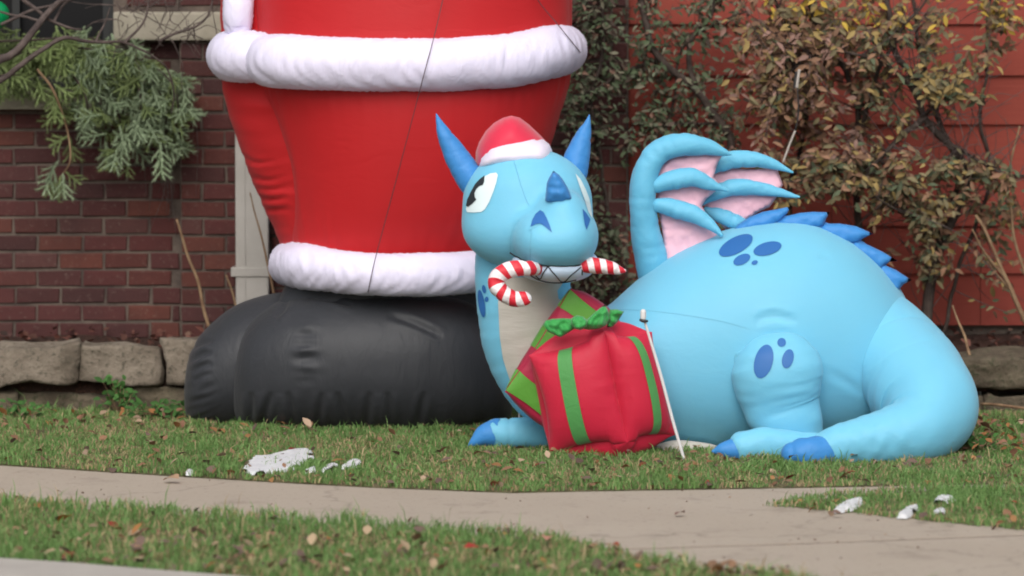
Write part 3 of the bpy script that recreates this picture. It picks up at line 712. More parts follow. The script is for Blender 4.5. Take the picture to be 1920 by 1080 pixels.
# brown-leaved shrub at right
sh = thing('leafy_shrub', 'large shrub with brown, olive and yellow autumn leaves against the red boards', 'shrub', loc=tuple(W(1817, 640, 2.1)))
stems = [([(1735, 640, 2.1), (1752, 500, 2.1), (1790, 400, 2.1), (1817, 331, 2.05), (1777, 269, 2.0), (1732, 224, 2.0), (1723, 179, 2.0), (1705, 134, 2.0), (1678, 90, 1.95), (1660, -40, 1.95)], 10, 5),
         ([(1725, 640, 2.15), (1760, 450, 2.2), (1800, 330, 2.15), (1770, 250, 2.1), (1755, 215, 2.1), (1720, 60, 2.1), (1710, -60, 2.1)], 7, 3),
         ([(1732, 224, 2.0), (1700, 245, 1.95), (1678, 270, 1.9), (1650, 300, 1.9), (1590, 340, 1.9)], 6, 2.5),
         ([(1732, 220, 2.0), (1760, 195, 1.9), (1790, 185, 1.9)], 4, 2),
         ([(1765, 640, 2.2), (1800, 500, 2.2), (1857, 330, 2.2), (1835, 224, 2.2), (1848, 134, 2.2), (1853, 40, 2.2), (1870, -60, 2.2)], 4, 2.5),
         ([(1640, 640, 2.2), (1600, 330, 2.2), (1611, 250, 2.15), (1593, 148, 2.1), (1540, 60, 2.05), (1500, -40, 2.0)], 8, 4),
         ([(1500, 640, 2.25), (1480, 400, 2.3), (1505, 260, 2.2), (1510, 180, 2.1), (1480, 60, 2.05), (1440, -30, 2.0)], 7, 3.5),
         ([(1611, 250, 2.15), (1640, 150, 2.0), (1690, 60, 1.9), (1750, -20, 1.9)], 5, 2),
         ([(1723, 179, 2.0), (1660, 120, 1.9), (1560, 100, 1.85), (1460, 140, 1.8)], 4, 1.5),
         ([(1777, 269, 2.0), (1830, 300, 1.95), (1900, 330, 1.9), (1960, 330, 1.9)], 4, 1.5),
         ([(1770, 460, 2.1), (1740, 430, 2.0), (1700, 400, 1.9), (1640, 370, 1.85)], 4, 1.5)]
allst = []
for P, a, b in stems:
    w3 = [W(*p) for p in P]; V, Fc = poly_tube(w3, a * sc(2.1), b * sc(2.1), 8, wob=.012); mesh('branch', V, Fc, M['bark'], sh); allst += list(spline(w3, 30))
allst = np.array(allst)
clusters = [(1470, 110, 110, 90, 65, (1.75, 2.15)), (1450, 210, 80, 60, 24, (1.8, 2.15)), (1560, 45, 170, 45, 46, (1.8, 2.2)), (1600, 130, 90, 80, 30, (1.8, 2.2)), (1500, 320, 120, 60, 30, (1.7, 2.1)), (1640, 340, 120, 60, 34, (1.75, 2.1)),
            (1760, 130, 80, 100, 17, (1.8, 2.2)), (1755, 400, 80, 70, 24, (1.8, 2.2)), (1890, 400, 50, 110, 15, (1.8, 2.2)), (1880, 40, 50, 50, 12, (1.9, 2.2)), (1730, 500, 50, 50, 7, (1.9, 2.2)), (1640, 230, 90, 60, 10, (1.9, 2.2)), (1770, 170, 50, 30, 8, (1.8, 2.0)), (1800, 330, 90, 20, 12, (1.8, 2.0))]
tw, sites = [], []
for cx, cy, rx, ry, nt_, (y0, y1) in clusters:
    for _ in range(int(nt_ * 1.55)):
        e = W(random.gauss(cx, rx * .55), random.gauss(cy, ry * .55), random.uniform(y0, y1))
        dd = np.linalg.norm(allst - e, axis=1); j = np.argsort(dd)[random.randrange(0, 6)]; s = allst[j]
        if dd[j] > .45: s = e + (s - e) * .45 / dd[j]
        mid = (s + e) / 2 + rng.normal(0, .03, 3) + np.array([0, 0, .03]); tw.append(poly_tube([s, mid, e], .003, .0012, 3, 6))
        S = spline(np.array([s, mid, e]), 14)
        for q in S[4:]:
            for _k in range(random.choice((1, 1, 2))): sites.append(q + rng.normal(0, .012, 3))
for _ in range(230):                                       # leafless twigs
    s = allst[random.randrange(len(allst))]; e = s + np.array([random.gauss(0, .22), random.gauss(0, .08), random.gauss(.12, .22)]); tw.append(poly_tube([s, (s + e) / 2 + rng.normal(0, .03, 3), e], .0028, .001, 3, 8))
joined('twigs', tw, M['bark_grey'], sh)['kind'] = 'stuff'
pB, pO, pY = pal((6, BR), (3, PK), (2, OL), (.5, GR), (1.5, YO)), pal((4, OL), (3, BR), (1.5, GR), (1.5, YO)), pal((2, YE), (3, YO), (3, OL), (3, BR))
def shp(p):
    px, py = proj(np.array(p)); f = noise.noise(Vector(p) * 4)
    if py < 42 + 70 * f and px > 1430: return pY()
    if px > 1690 and 110 < py < 260: return pal((3, OL), (3, YO), (1, GR))()
    if px < 1620 and py < 300: return pB()
    return pO()
sites = [s for s in sites if not (1700 < proj(s)[0] and 190 < proj(s)[1] < 300 and random.random() < .75)]
shrub_build(sh, sites, shp, .84, 290, hidden=lambda a, b: b > 400 and a < 1700 or (a < 1400 and b > 290))

# dark creeper between the standing figure and the wing
cr = thing('creeper', 'dark green small-leaved creeper climbing the brick between the figure and the wing', 'creeper', loc=tuple(W(1200, 640, 2.3)))
cst = [([(1374, 640, 2.3), (1380, 400, 2.25), (1374, 278, 2.2), (1351, 233, 2.2), (1306, 170, 2.2), (1239, 112, 2.15), (1208, 36, 2.15), (1195, -40, 2.2)], 10, 6), ([(1160, 640, 2.35), (1150, 480, 2.3), (1130, 330, 2.3), (1110, 200, 2.25), (1130, 80, 2.2), (1120, -40, 2.2)], 4, 3),
       ([(1306, 170, 2.2), (1290, 90, 2.2), (1330, 30, 2.2), (1350, -40, 2.2)], 6, 3), ([(1239, 112, 2.2), (1160, 140, 2.2), (1090, 190, 2.2)], 4, 2), ([(1351, 233, 2.2), (1260, 230, 2.25), (1180, 260, 2.3)], 3, 1.5), ([(1300, 640, 2.3), (1250, 300, 2.3), (1260, 200, 2.3), (1290, 80, 2.25), (1400, 20, 2.2)], 4, 2)]
allst = []
for P, a, b in cst:
    w3 = [W(*p) for p in P]; V, Fc = poly_tube(w3, a * sc(2.1), b * sc(2.1), 8, wob=.015); mesh('branch', V, Fc, M['bark'], cr); allst += list(spline(w3, 30))
allst = np.array(allst); tw, sites = [], []
def czone(px, py):
    if px < 1035 or px > 1400: return 0
    k = 1.0 if py < 250 else .75
    if 1075 < px < 1200 and 290 < py < 410: k = .12
    if px > 1330 and py < 200: k *= .6
    if 1110 < px < 1200 and 480 < py: k = .35
    if px > 1340 and py > 200: k *= .35
    return k
while len(tw) < 560:
    px, py = random.uniform(1035, 1400), random.uniform(-60, 600)
    if random.random() > czone(px, py): continue
    e = W(px, py, random.uniform(2.1, 2.38)); dd = np.linalg.norm(allst - e, axis=1); s = allst[np.argsort(dd)[random.randrange(0, 5)]]; L = np.linalg.norm(s - e)
    if L > .28: s = e + (s - e) * .28 / L
    mid = (s + e) / 2 + rng.normal(0, .025, 3); tw.append(poly_tube([s, mid, e], .0025, .001, 3, 6))
    for q in spline(np.array([s, mid, e]), 9)[2:]: sites.append(q + rng.normal(0, .014, 3)); 
joined('twigs', tw, M['bark'], cr)['kind'] = 'stuff'
pc = pal((5, (.085, .115, .06)), (3, (.12, .14, .09)), (1, DK), (3, (.17, .16, .11)), (1, (.19, .11, .08)))
shrub_build(cr, sites, pc, .66, 280, hidden=lambda a, b: a < 1070 or (a > 1180 and b > 270) or b > 560)

# fallen leaves
def litter(name, pts, colf, label, s0=.4, s1=.95, z=.02, cat='leaves', par=None):
    parts, cols = [], []
    for p in pts:
        V, Fc = LEAFS[random.randrange(3)]; s = random.uniform(s0, s1); q = V * np.array([1.5, 1, 1]) * s
        Rm = np.array((Matrix.Rotation(random.uniform(0, 6.28), 3, 'Z') @ Matrix.Rotation(random.uniform(-.9, .9), 3, 'X') @ Matrix.Rotation(random.uniform(-.6, .6), 3, 'Y')))
        parts.append((q @ Rm.T + np.array(p), Fc)); cols.append(colf())
    return tag(joined(name, parts, M['leafs'], par, col=cols), label, cat, kind='stuff')
pl = pal((5, (.22, .12, .07)), (3, (.27, .14, .06)), (4, (.15, .10, .08)), (2, (.38, .27, .19)), (.3, (.22, .05, .03)))
pts = []
while len(pts) < 430:
    x, y = random.uniform(-2.4, 2.4), random.uniform(-1.6, 1.2); a, b = proj(np.array([x, y, 0]))
    if inside(lawn, np.array([a]), np.array([b]))[0] and (random.random() < .5 or b > 860): pts.append((x, y, random.uniform(.014, .034)))
for _ in range(60):
    t = random.uniform(0, 1900); yb = np.interp(t, [p[0] for p in top_edge], [p[1] for p in top_edge]); q = G(t, yb - random.uniform(0, 9)); pts.append((q[0], q[1], .015))
for _ in range(90):
    a = random.uniform(360, 1830); b = (812 if a < 900 else 872) + random.gauss(4, 5); q = G(a, b); pts.append((q[0], q[1], random.uniform(.012, .03)))
litter('fallen_leaves', pts, pl, 'brown fallen leaves scattered over the lawn in front of the inflatables')
pts = []
while len(pts) < 330:
    x, y = random.uniform(-2.0, 1.2), random.uniform(-3.4, -1.2); a, b = proj(np.array([x, y, 0]))
    if inside(verge, np.array([a]), np.array([b]))[0] and (b > 1010 or random.random() < .35): pts.append((x, y, random.uniform(.015, .035)))
for _ in range(110):
    a = random.uniform(1050, 1560); b = np.interp(a, [p[0] for p in verge_top], [p[1] for p in verge_top]) + abs(random.gauss(3, 9)); q = G(a, b); pts.append((q[0], q[1], random.uniform(.01, .02)))
for _ in range(330):
    a = random.uniform(-20, 1500); b = np.interp(a, [p[0] for p in verge_low], [p[1] for p in verge_low]) - abs(random.gauss(0, 22)) - 3; q = G(a, min(b, 1082)); pts.append((q[0], q[1], random.uniform(.012, .028)))
litter('fallen_leaves', pts, pal((4, (.24, .14, .085)), (3, (.34, .25, .16)), (3, (.15, .10, .08)), (1, (.30, .14, .05)), (.3, (.24, .05, .03))), 'tan and brown fallen leaves lying in the verge grass at the bottom')
pts = [(*G(random.uniform(1500, 1920), random.uniform(920, 995))[:2], .02) for _ in range(40)]; pts = [p for p in pts if inside(island, *[np.array([v]) for v in proj(np.array(p))])[0]]
litter('fallen_leaves', pts, pl, 'fallen leaves on the thin grass patch at right', z=.01)
pts = [(random.uniform(-5, 5.2), random.uniform(BED_Y + .25, WY), .25 + random.uniform(-.01, .03)) for _ in range(1300)]
litter('leaf_litter', pts, pal((4, (.09, .04, .03)), (4, (.15, .06, .045)), (2, (.05, .03, .025)), (1, (.19, .11, .08))), 'dark reddish leaf litter covering the planting bed behind the stones')
pts = [(*G(random.uniform(1760, 1980), random.uniform(800, 868))[:2], random.uniform(.02, .07)) for _ in range(150)]
pts += [(*G(random.uniform(-20, 345), random.uniform(785, 812))[:2], random.uniform(.02, .06)) for _ in range(60)]
litter('leaf_litter', pts, pal((4, (.22, .11, .07)), (2, (.30, .13, .05)), (2, (.30, .21, .14))), 'orange brown leaves gathered along the foot of the stone edging')
pts = []
while len(pts) < 60:
    a, b = random.uniform(0, 1920), random.uniform(880, 1075)
    if not any(inside(q, np.array([a]), np.array([b]))[0] for q in (lawn, verge, island)): pts.append((*G(a, b)[:2], .004))
litter('debris', pts, pal((3, (.12, .07, .05)), (1, (.3, .2, .13))), 'small bits of dry leaf scattered over the concrete walk', .08, .3)
def single_leaf(px, py, c, s, label, z=.012):
    q = G(px, py, 0); o = link('fallen_leaf', LME[1].copy()); o.location = (q[0], q[1], z); o.color = (*c, 1); o.scale = (s * 1.5, s, s); o.rotation_euler = (random.uniform(-.2, .6), random.uniform(-.3, .3), random.uniform(0, 6))
    tag(o, label, 'leaf', 'single fallen leaves')
single_leaf(335, 908, (.42, .27, .17), 1.7, 'pale tan leaf lying on the sidewalk at left, near the lawn edge', .02)
single_leaf(1283, 968, (.2, .11, .09), 1.1, 'small brown leaf alone in the middle of the concrete walk')
single_leaf(285, 850, (.45, .32, .24), 1.0, 'pale leaf on the lawn left of the snow, above the sidewalk', .04)
single_leaf(888, 876, (.33, .19, .11), 1.5, 'tan leaf on the lawn below the blue front claw', .045)
single_leaf(1030, 1038, (.45, .22, .16), 1.5, 'pinkish leaf in the verge grass at the bottom centre', .05)
single_leaf(133, 996, (.42, .17, .03), 1.5, 'orange leaf in the verge grass at bottom left', .05)
single_leaf(870, 1058, (.32, .04, .03), 1.1, 'small red leaf near the bottom edge of the verge', .05)
single_leaf(1310, 862, (.42, .26, .17), 1.0, 'upright tan leaf in the grass right of the white stake', .05)
single_leaf(1605, 905, (.28, .11, .04), 1.7, 'russet leaf at the edge of the lawn under the tail', .04)
single_leaf(655, 902, (.40, .16, .04), 1.6, 'orange leaf at the sidewalk edge below the snow', .02)

# green weeds at the foot of the stones
def weed(px, py, n, sp, h, label, y=None, c=(.05, .13, .03)):
    q = G(px, py) if y is None else W(px, py, y); root = thing('weed', label, 'plant', 'weeds at the foot of the stones', loc=tuple(q)); parts, cols, st = [], [], []
    for _ in range(n):
        e = q + np.array([random.gauss(0, sp), random.gauss(0, sp * .5), random.uniform(.2, 1) * h]); st.append(poly_tube([q, (q + e) / 2 + rng.normal(0, .01, 3), e], .0015, .001, 3, 4))
        V, Fc = LEAFS[random.randrange(3)]; Rm = np.array(rand_rot(.1)); parts.append((V * np.array([1.3, 1, 1]) @ Rm.T * random.uniform(.5, .8) + e, Fc)); k = random.uniform(.6, 1.3); cols.append(tuple(v * k for v in c))
    joined('stems', st, M['stalk'], root); joined('leaves', parts, M['leafs'], root, col=cols)
weed(228, 775, 70, .035, .15, 'bright green weed against the stones at left', y=1.45)
weed(320, 788, 110, .085, .07, 'low spreading green weed beside the black boots')
weed(48, 790, 40, .05, .08, 'small green weed at the foot of the leftmost stones')
weed(1825, 850, 50, .04, .07, 'green weed beside the bend of the tail')

# dry stalks and canes
def stalk(name, P, r0, r1, label, mat='stalk', side=None):
    root = thing(name, label, 'stalk', 'dry stalks in the bed', loc=tuple(W(*P[0])))
    V, Fc = poly_tube([W(*p) for p in P], r0 * sc(P[0][2]), r1 * sc(P[0][2]), 6, wob=.006); mesh('stem', V, Fc, M[mat], root)
    for Q in side or []: V, Fc = poly_tube([W(*p) for p in Q], r1 * sc(Q[0][2]) * 1.2, r1 * sc(Q[0][2]) * .6, 5, wob=.004); mesh('side_shoot', V, Fc, M[mat], root)
stalk('dry_stalk', [(392, 620, 1.95), (375, 545, 1.95), (352, 480, 1.95), (330, 412, 1.95)], 3.6, 2.4, 'bent tan dry stalk leaning left before the brick pier')
stalk('dry_stalk', [(446, 585, 2.0), (436, 550, 2.0), (424, 515, 2.0)], 2.4, 1.6, 'short thin dry stalk left of the downspout foot')
stalk('dry_stalk', [(522, 580, 2.0), (506, 520, 2.0), (490, 440, 2.05), (468, 360, 2.1)], 3, 1.2, 'thin dry stalk crossing in front of the downspout')
stalk('dry_stalk', [(1960, 680, 1.9), (1915, 585, 1.9), (1880, 510, 1.9), (1850, 440, 1.9), (1828, 405, 1.9)], 6, 2.6, 'thick pale cane leaning left at the right edge', side=[[(1885, 520, 1.9), (1850, 480, 1.9), (1822, 430, 1.85)], [(1900, 550, 1.9), (1870, 515, 1.92), (1850, 490, 1.95)]])
stalk('dry_stalk', [(1940, 560, 1.95), (1910, 480, 1.95), (1895, 400, 1.95), (1890, 330, 1.95), (1912, 235, 1.95)], 3.5, 1.8, 'thin upright cane nearest the right edge of the wall')
stalk('dry_stalk', [(1820, 668, 1.7), (1800, 610, 1.8), (1786, 572, 1.85)], 3.2, 1.8, 'short tan stalk above the stones beside the tail')
stalk('dry_stalk', [(1842, 757, 1.3), (1880, 760, 1.2), (1960, 772, 1.1)], 3.2, 2.6, 'pale straight stick lying across the stones at right')
stalk('dry_stalk', [(1800, 856, .5), (1850, 838, .5), (1900, 812, .6)], 2.6, 2.0, 'pale stick on the leaves right of the tail')
# ---------------------------------------------------------------- snow
def snow(P, h, label, seed):
    P = smooth_outline([tuple(G(a, b)[:2]) for a, b in P], 70)
    am = min(1, np.ptp(P[:, 0]) / .25)
    P = [p + np.array([noise.noise(Vector((p[0] * 30, p[1] * 40, seed))), noise.noise(Vector((p[0] * 34, p[1] * 8, seed + 9)))]) * np.array([.012, .07]) * am for p in P]
    V, Fc, dd = tri2d(P, .011); m_ = max(dd.max(), .01)
    Z = [.016 + .35 * h * math.sqrt(min(1, q / m_)) * (.75 + .5 * noise.noise(Vector((v[0] * 14, v[1] * 8, seed)))) for v, q in zip(V, dd)]
    Z = [(z if q > 0 else .004) for z, q in zip(Z, dd)]
    def keep(f):
        c = V[list(f)].mean(0); q = dd[list(f)].mean()
        return noise.noise(Vector((c[0] * 13, c[1] * 6, seed * 3))) > -.60 + .55 * max(0, 1 - q / (.55 * m_))
    F2 = [f for f in Fc if keep(f)]; Fc = F2 if len(F2) > 6 else Fc
    tag(mesh('snow_patch', np.c_[V, Z], Fc, M['snow']), label, 'snow', 'leftover patches of snow')
for a_ in SNOW: snow(*a_)
# ---------------------------------------------------------------- standing figure: coat, fur bands, boots
sa = thing('inflatable_santa', 'huge red and white inflatable Santa seen from chest down in black boots', 'inflatable', loc=tuple(W(700, 790, 1.15)))
def nz(p, s=(1, 1, 1), seed=0): return noise.noise(Vector((p[0] * s[0] + seed, p[1] * s[1], p[2] * s[2])))
def coat_disp(p, a):
    px, py = proj(p); d = .008 * nz(p, (2, 2, 3))
    e = min(abs(py - 165) / 60, abs(py - 470) / 60, 3); d += .006 * math.exp(-e * 1.3) * nz(p, (26, 26, 3), 4)
    return d
def side_disp(p, a):
    px, py = proj(p); u = (px - (430 + (py - 160) * .36)) / 60
    return .006 * nz(p, (5, 5, 34), 2) * math.exp(-abs(py - 370) / 90) + .004 * nz(p, (4, 4, 20))
coat_side = rings('coat_side', [(500, 530, 960, 1.24, .30), (450, 522, 972, 1.24, .33), (385, 493, 1000, 1.24, .36), (310, 462, 1022, 1.24, .38), (230, 434, 1045, 1.24, .39), (155, 416, 1068, 1.24, .40), (60, 414, 1072, 1.24, .40), (-80, 412, 1074, 1.24, .4)], M['red'], sa, disp=side_disp, n=140)
coat = rings('coat', [(510, 560, 935, 1.15, .32), (450, 545, 960, 1.15, .36), (385, 540, 990, 1.14, .40), (310, 530, 1015, 1.13, .43), (230, 508, 1042, 1.12, .45), (155, 482, 1066, 1.12, .46), (60, 474, 1066, 1.12, .46), (-100, 470, 1066, 1.12, .45), (-230, 480, 1050, 1.12, .43), (-330, 520, 1010, 1.14, .36), (-370, 600, 930, 1.15, .2)], M['red'], sa, disp=coat_disp, n=170, m=360)
def fur_disp(seed, shear=1.9, amp=.0055):
    def f(s, a, L):
        u = s * 26 + math.sin(a) * shear * 2
        r = 1 - abs(noise.noise(Vector((u, math.cos(a) * .8 + seed, math.sin(a) * .9))))*2.2
        return amp * (r - .6) + .005 * noise.noise(Vector((s * 5, math.cos(a), math.sin(a) + seed)))
    return f
def fur(name, pts, n=260, m=40, seed=0, r0=True, r1=True, **k): return tubepx(name, pts, M['white'], sa, n=n, m=m, disp=fur_disp(seed, **k), r0=r0, r1=r1)
fur('belt_fur', [(1052, 92, 1.45, 44), (1054, 92, 1.2, 46), (1030, 98, .90, 50), (950, 113, .74, 50), (800, 122, .66, 50), (640, 120, .68, 50), (530, 115, .78, 51), (500, 113, .95, 46), (498, 112, 1.2, 40)], seed=3)
fur('belt_fur', [(520, 108, .92, 44), (470, 106, .94, 49), (437, 105, 1.05, 48), (436, 105, 1.35, 44)], n=120, seed=8)
fur('hem_fur', [(545, 495, 1.4, 38), (547, 495, 1.15, 42), (575, 500, .93, 43), (640, 510, .80, 41), (700, 514, .74, 40), (800, 515, .72, 40), (900, 509, .78, 40), (960, 500, .95, 40), (985, 497, 1.2, 38)], seed=5)
fur('front_fur', [(447, -160, 1.0, 30), (447, -60, 1.0, 29), (447, 20, .98, 29), (447, 45, .99, 27)], n=90, seed=1, amp=.004)

def boot_disp(seed):
    def f(p, a):
        px, py = proj(p); d = .006 * nz(p, (3, 3, 3), seed)
        d += .016 * math.exp(-max(0, 800 - py) / 50) * nz(p, (16, 5, 3), seed)         # puckers near the ground
        d += .022 * math.exp(-((px - 575) / 22) ** 2) * math.exp(-((py - 655) / 55) ** 2) * nz(p, (6, 6, 32), 3)   # crimped seam
        return d
    return f
def back_disp(p, a):
    px, py = proj(p); return .006 * nz(p, (3, 3, 3), 8) + .010 * math.exp(-((px - 375) / 28) ** 2) * nz((p[0] + p[2] * .8, 0, p[2] - p[0] * .5), (8, 1, 42), 1)
boot_l = xloft('boot', [(347, 742, 744, 1.22, .01), (349, 705, 772, 1.22, .10), (356, 668, 786, 1.22, .17), (375, 632, 793, 1.22, .24), (405, 600, 797, 1.22, .28), (450, 570, 800, 1.22, .30), (520, 550, 800, 1.22, .30), (600, 548, 795, 1.22, .28), (660, 600, 770, 1.22, .2), (680, 680, 690, 1.22, .01)], M['black'], sa, ex=2.3, disp=back_disp, n=150, m=150)
boot_r = xloft('boot', [(437, 728, 732, 1.10, .01), (439, 690, 765, 1.09, .10), (447, 650, 785, 1.08, .18), (465, 610, 797, 1.07, .25), (500, 578, 803, 1.06, .30), (560, 555, 806, 1.05, .34), (650, 545, 808, 1.04, .36), (760, 542, 808, 1.04, .36), (850, 548, 806, 1.06, .35), (905, 580, 802, 1.08, .32), (938, 640, 795, 1.10, .27), (955, 700, 782, 1.11, .17), (962, 742, 760, 1.12, .06), (963, 750, 752, 1.12, .01)], M['black'], sa, ex=2.35, disp=boot_disp(2), n=260, m=230)
rings('trouser', [(600, 500, 940, 1.14, .26), (570, 512, 925, 1.14, .28), (545, 528, 915, 1.14, .28), (500, 545, 930, 1.15, .27)], M['black'], sa, n=40, m=64, disp=lambda p, a: .012 * nz(p, (12, 12, 4)))

crease(boot_r, [(585, 552), (620, 560), (662, 574)], 5, .014); crease(boot_r, [(726, 590), (774, 605), (832, 632)], 6, .012); crease(boot_r, [(540, 560), (530, 578), (514, 594)], 6, .012)
for x_, a_ in ((470, 0), (500, 8), (545, -6), (600, 4), (640, -8), (690, 3), (730, -3), (790, 6)): crease(boot_r, [(x_ + a_, 735), (x_, 765), (x_ - a_, 800)], 6, .010)
for y_ in (640, 662, 684, 700): crease(boot_l, [(360, y_ + 16), (378, y_ + 4), (398, y_ - 2)], 5, .010)
for P_ in ([(505, 205), (522, 260), (540, 330), (545, 430)],): crease(coat, P_, 9, .012)
for P_ in ([(452, 290), (480, 305), (520, 300)], [(470, 330), (500, 338), (535, 330)], [(480, 352), (510, 356), (535, 350)], [(490, 372), (515, 374), (538, 368)], [(498, 392), (520, 392), (540, 388)]): crease(coat_side, P_, 4, .007)
tr = bvh([o for o in COL.objects if o.parent == sa])
def cord(name, P, label, r=.0017, off=.010, n=120, mat='cord', steps=90):
    S = spline(np.array(P, float), steps); pts = []
    for p in S:
        l, nn = hit(tr, p[0], p[1])
        if l is not None: pts.append([p[0], p[1], l.y - off])
    pts = np.array(pts)
    for _ in range(1500): pts[1:-1, 2] = np.minimum(pts[1:-1, 2], (pts[:-2, 2] + pts[2:, 2]) / 2)     # pulled taut over the bulges
    pts = [list(W(*q)) for q in pts]
    V, Fc, _ = tube_data(spline(np.array(pts), n), np.full(n, r), None, 6, True, True); o = mesh(name, V, Fc, M[mat]); return tag(o, label, 'cord', 'guy cords on the Santa')
cord('guy_cord', [(842, -60), (830, 0), (815, 65), (800, 120), (787, 170), (745, 330), (705, 480), (690, 548)], 'long thin dark cord running down the front of the red coat')
cord('guy_cord', [(985, -40), (1012, 5), (1045, 45), (1088, 98)], 'short dark cord crossing the right end of the belt fur')

# ---------------------------------------------------------------- the dragon
dr = thing('inflatable_dragon', 'light blue inflatable dragon lying on the lawn wearing a red holiday hat', 'inflatable', loc=tuple(W(1400, 860, .1)))
def body_disp(p, a):
    px, py = proj(p); d = .006 * nz(p, (3, 3, 3), 1)
    d += .004 * math.exp(-max(0, 850 - py) / 40) * nz(p, (22, 5, 3), 5)
    return d
body = xloft('body', [(1040, 700, 704, .25, .01), (1050, 650, 760, .25, .10), (1085, 607, 812, .25, .22), (1140, 572, 835, .27, .31), (1190, 530, 848, .30, .36), (1240, 490, 855, .33, .40), (1300, 455, 860, .35, .43), (1370, 427, 860, .36, .45), (1450, 415, 858, .37, .45), (1520, 420, 850, .38, .43), (1590, 448, 835, .40, .40), (1645, 490, 820, .42, .35), (1690, 545, 800, .44, .27), (1715, 610, 760, .45, .15), (1722, 680, 686, .45, .01)], M['blue'], dr, n=220, m=170, ex=2.15, disp=body_disp)
def tail_disp(s, a, L):
    # creases gathered on the inside of the bend
    k = math.exp(-((s - L * .40) / .15) ** 2); ins = max(0, -math.cos(a + .0)) if True else 0
    r = abs(noise.noise(Vector((s * 11, math.cos(a) * .5, math.sin(a) * .6 + 3))))
    return -.060 * k * max(0, .22 - r) * (ins + .2) + .006 * noise.noise(Vector((s * 4, math.cos(a), math.sin(a)))) + .004 * math.exp(-((s - L * .85) / .25) ** 2) * noise.noise(Vector((s * 30, a * 2, 0)))
tail = tubepx('tail', [(1575, 600, .42, 90), (1635, 636, .32, 100), (1682, 680, .18, 101), (1722, 728, .02, 99), (1744, 768, -.12, 91), (1722, 803, -.24, 72), (1675, 818, -.30, 58), (1615, 830, -.34, 47), (1570, 838, -.36, 40), (1535, 847, -.37, 31)], M['blue'], dr, n=220, m=100, disp=tail_disp)
for P_, w_, d_ in (([(1670, 615), (1656, 650), (1643, 690)], 8, .022), ([(1752, 655), (1712, 680), (1686, 708), (1664, 742)], 6, .030), ([(1778, 714), (1728, 720), (1696, 734), (1672, 752)], 6, .026), ([(1690, 600), (1700, 640), (1690, 670)], 6, .012),
                   ([(1640, 822), (1660, 826), (1690, 822)], 5, .006), ([(1700, 828), (1718, 836), (1735, 826)], 5, .006)): crease(tail, P_, w_, d_)
crease(body, [(1412, 604), (1450, 591), (1498, 602)], 6, .014); crease(body, [(1435, 600), (1458, 597), (1482, 602)], 4, .004); crease(body, [(1545, 694), (1580, 712), (1620, 738)], 7, .004); crease(body, [(1530, 483), (1545, 480), (1560, 484)], 5, .006)
tubepx('tail_tip', [(1552, 846, -.37, 33), (1525, 849, -.40, 31), (1500, 850, -.41, 28), (1486, 851, -.41, 22)], M['deep'], dr, n=30, m=32, disp=lambda s, a, L: .003 * noise.noise(Vector((s * 30, a * 2, 0))))
leg = tubepx('hind_leg', [(1450, 648, -.04, 50), (1453, 662, -.07, 72), (1457, 690, -.09, 85), (1459, 720, -.09, 84), (1466, 760, -.08, 74), (1478, 795, -.08, 65), (1482, 835, -.06, 60)], M['blue'], dr, n=110, m=84, flat=.62, disp=lambda s, a, L: .005 * noise.noise(Vector((s * 5, math.cos(a), math.sin(a)))) + .0035 * noise.noise(Vector((s * 34, a, 0))))
for P_ in ([(1470, 700), (1510, 694), (1538, 688)], [(1460, 716), (1500, 712), (1530, 704)], [(1425, 740), (1412, 760), (1420, 785)], [(1400, 620), (1385, 650), (1382, 690)]): crease(leg, P_, 5, .011)
foot = tubepx('hind_foot', [(1395, 838, -.22, 30), (1430, 834, -.21, 33), (1480, 838, -.2, 31), (1530, 840, -.18, 28)], M['blue'], dr, n=40, m=36, disp=lambda s, a, L: .005 * noise.noise(Vector((s * 16, a, 0))))
tubepx('claw', [(1338, 846, -.24, 4), (1352, 844, -.24, 13), (1368, 843, -.235, 19), (1384, 842, -.23, 22)], M['deep'], dr, n=30, m=28)
tubepx('front_leg', [(930, 812, .1, 26), (960, 812, .1, 30), (1000, 812, .12, 30), (1060, 812, .16, 32), (1110, 800, .2, 34)], M['blue'], dr, n=50, m=36, disp=lambda s, a, L: .005 * noise.noise(Vector((s * 12, a, 0))) - .006 * math.exp(-((s - .10) / .006) ** 2))
tubepx('claw', [(878, 838, .08, 2), (890, 828, .08, 10), (908, 817, .09, 21), (932, 811, .1, 27)], M['deep'], dr, n=30, m=28)
tubepx('front_leg', [(1235, 846, .0, 14), (1270, 842, .0, 17), (1320, 845, .02, 15), (1345, 848, .05, 12)], M['cream'], dr, n=30, m=28)
neck = tubepx('neck', [(990, 430, .14, 80), (984, 480, .14, 92), (980, 530, .13, 90), (988, 590, .13, 92), (1003, 640, .14, 97), (1035, 700, .16, 97), (1080, 745, .2, 90)], M['blue'], dr, n=90, m=64, flat=.85, disp=lambda s, a, L: .004 * noise.noise(Vector((s * 4, math.cos(a), math.sin(a)))) + .0025 * noise.noise(Vector((s * 50, math.cos(a) * .7, math.sin(a) * .7))))
c0, c1, c2, c3, c4 = W(990, 398, .02), W(1040, 445, -.20), W(1025, 380, -.10), W(1042, 500, -.17), W(1050, 400, -.20)
head_f = smin([ell(W(989, 378, .03), (.243, .21, .202)), ell(W(989, 428, .0), (.244, .20, .155)), ell(W(1012, 447, -.19), (.100, .17, .106)), ell(W(1042, 450, -.19), (.110, .175, .104)), ell(W(1070, 443, -.19), (.103, .17, .116)), ell(W(1055, 395, -.19), (.085, .13, .08))], .05)
P_, F_ = surface_nets(head_f, (c0[0] - .32, -.45, c0[2] - .32), (c0[0] + .36, .32, c0[2] + .32), .011)
head = mesh('head', P_, F_, M['blue'], dr)
c3 = W(1042, 499, -.15)
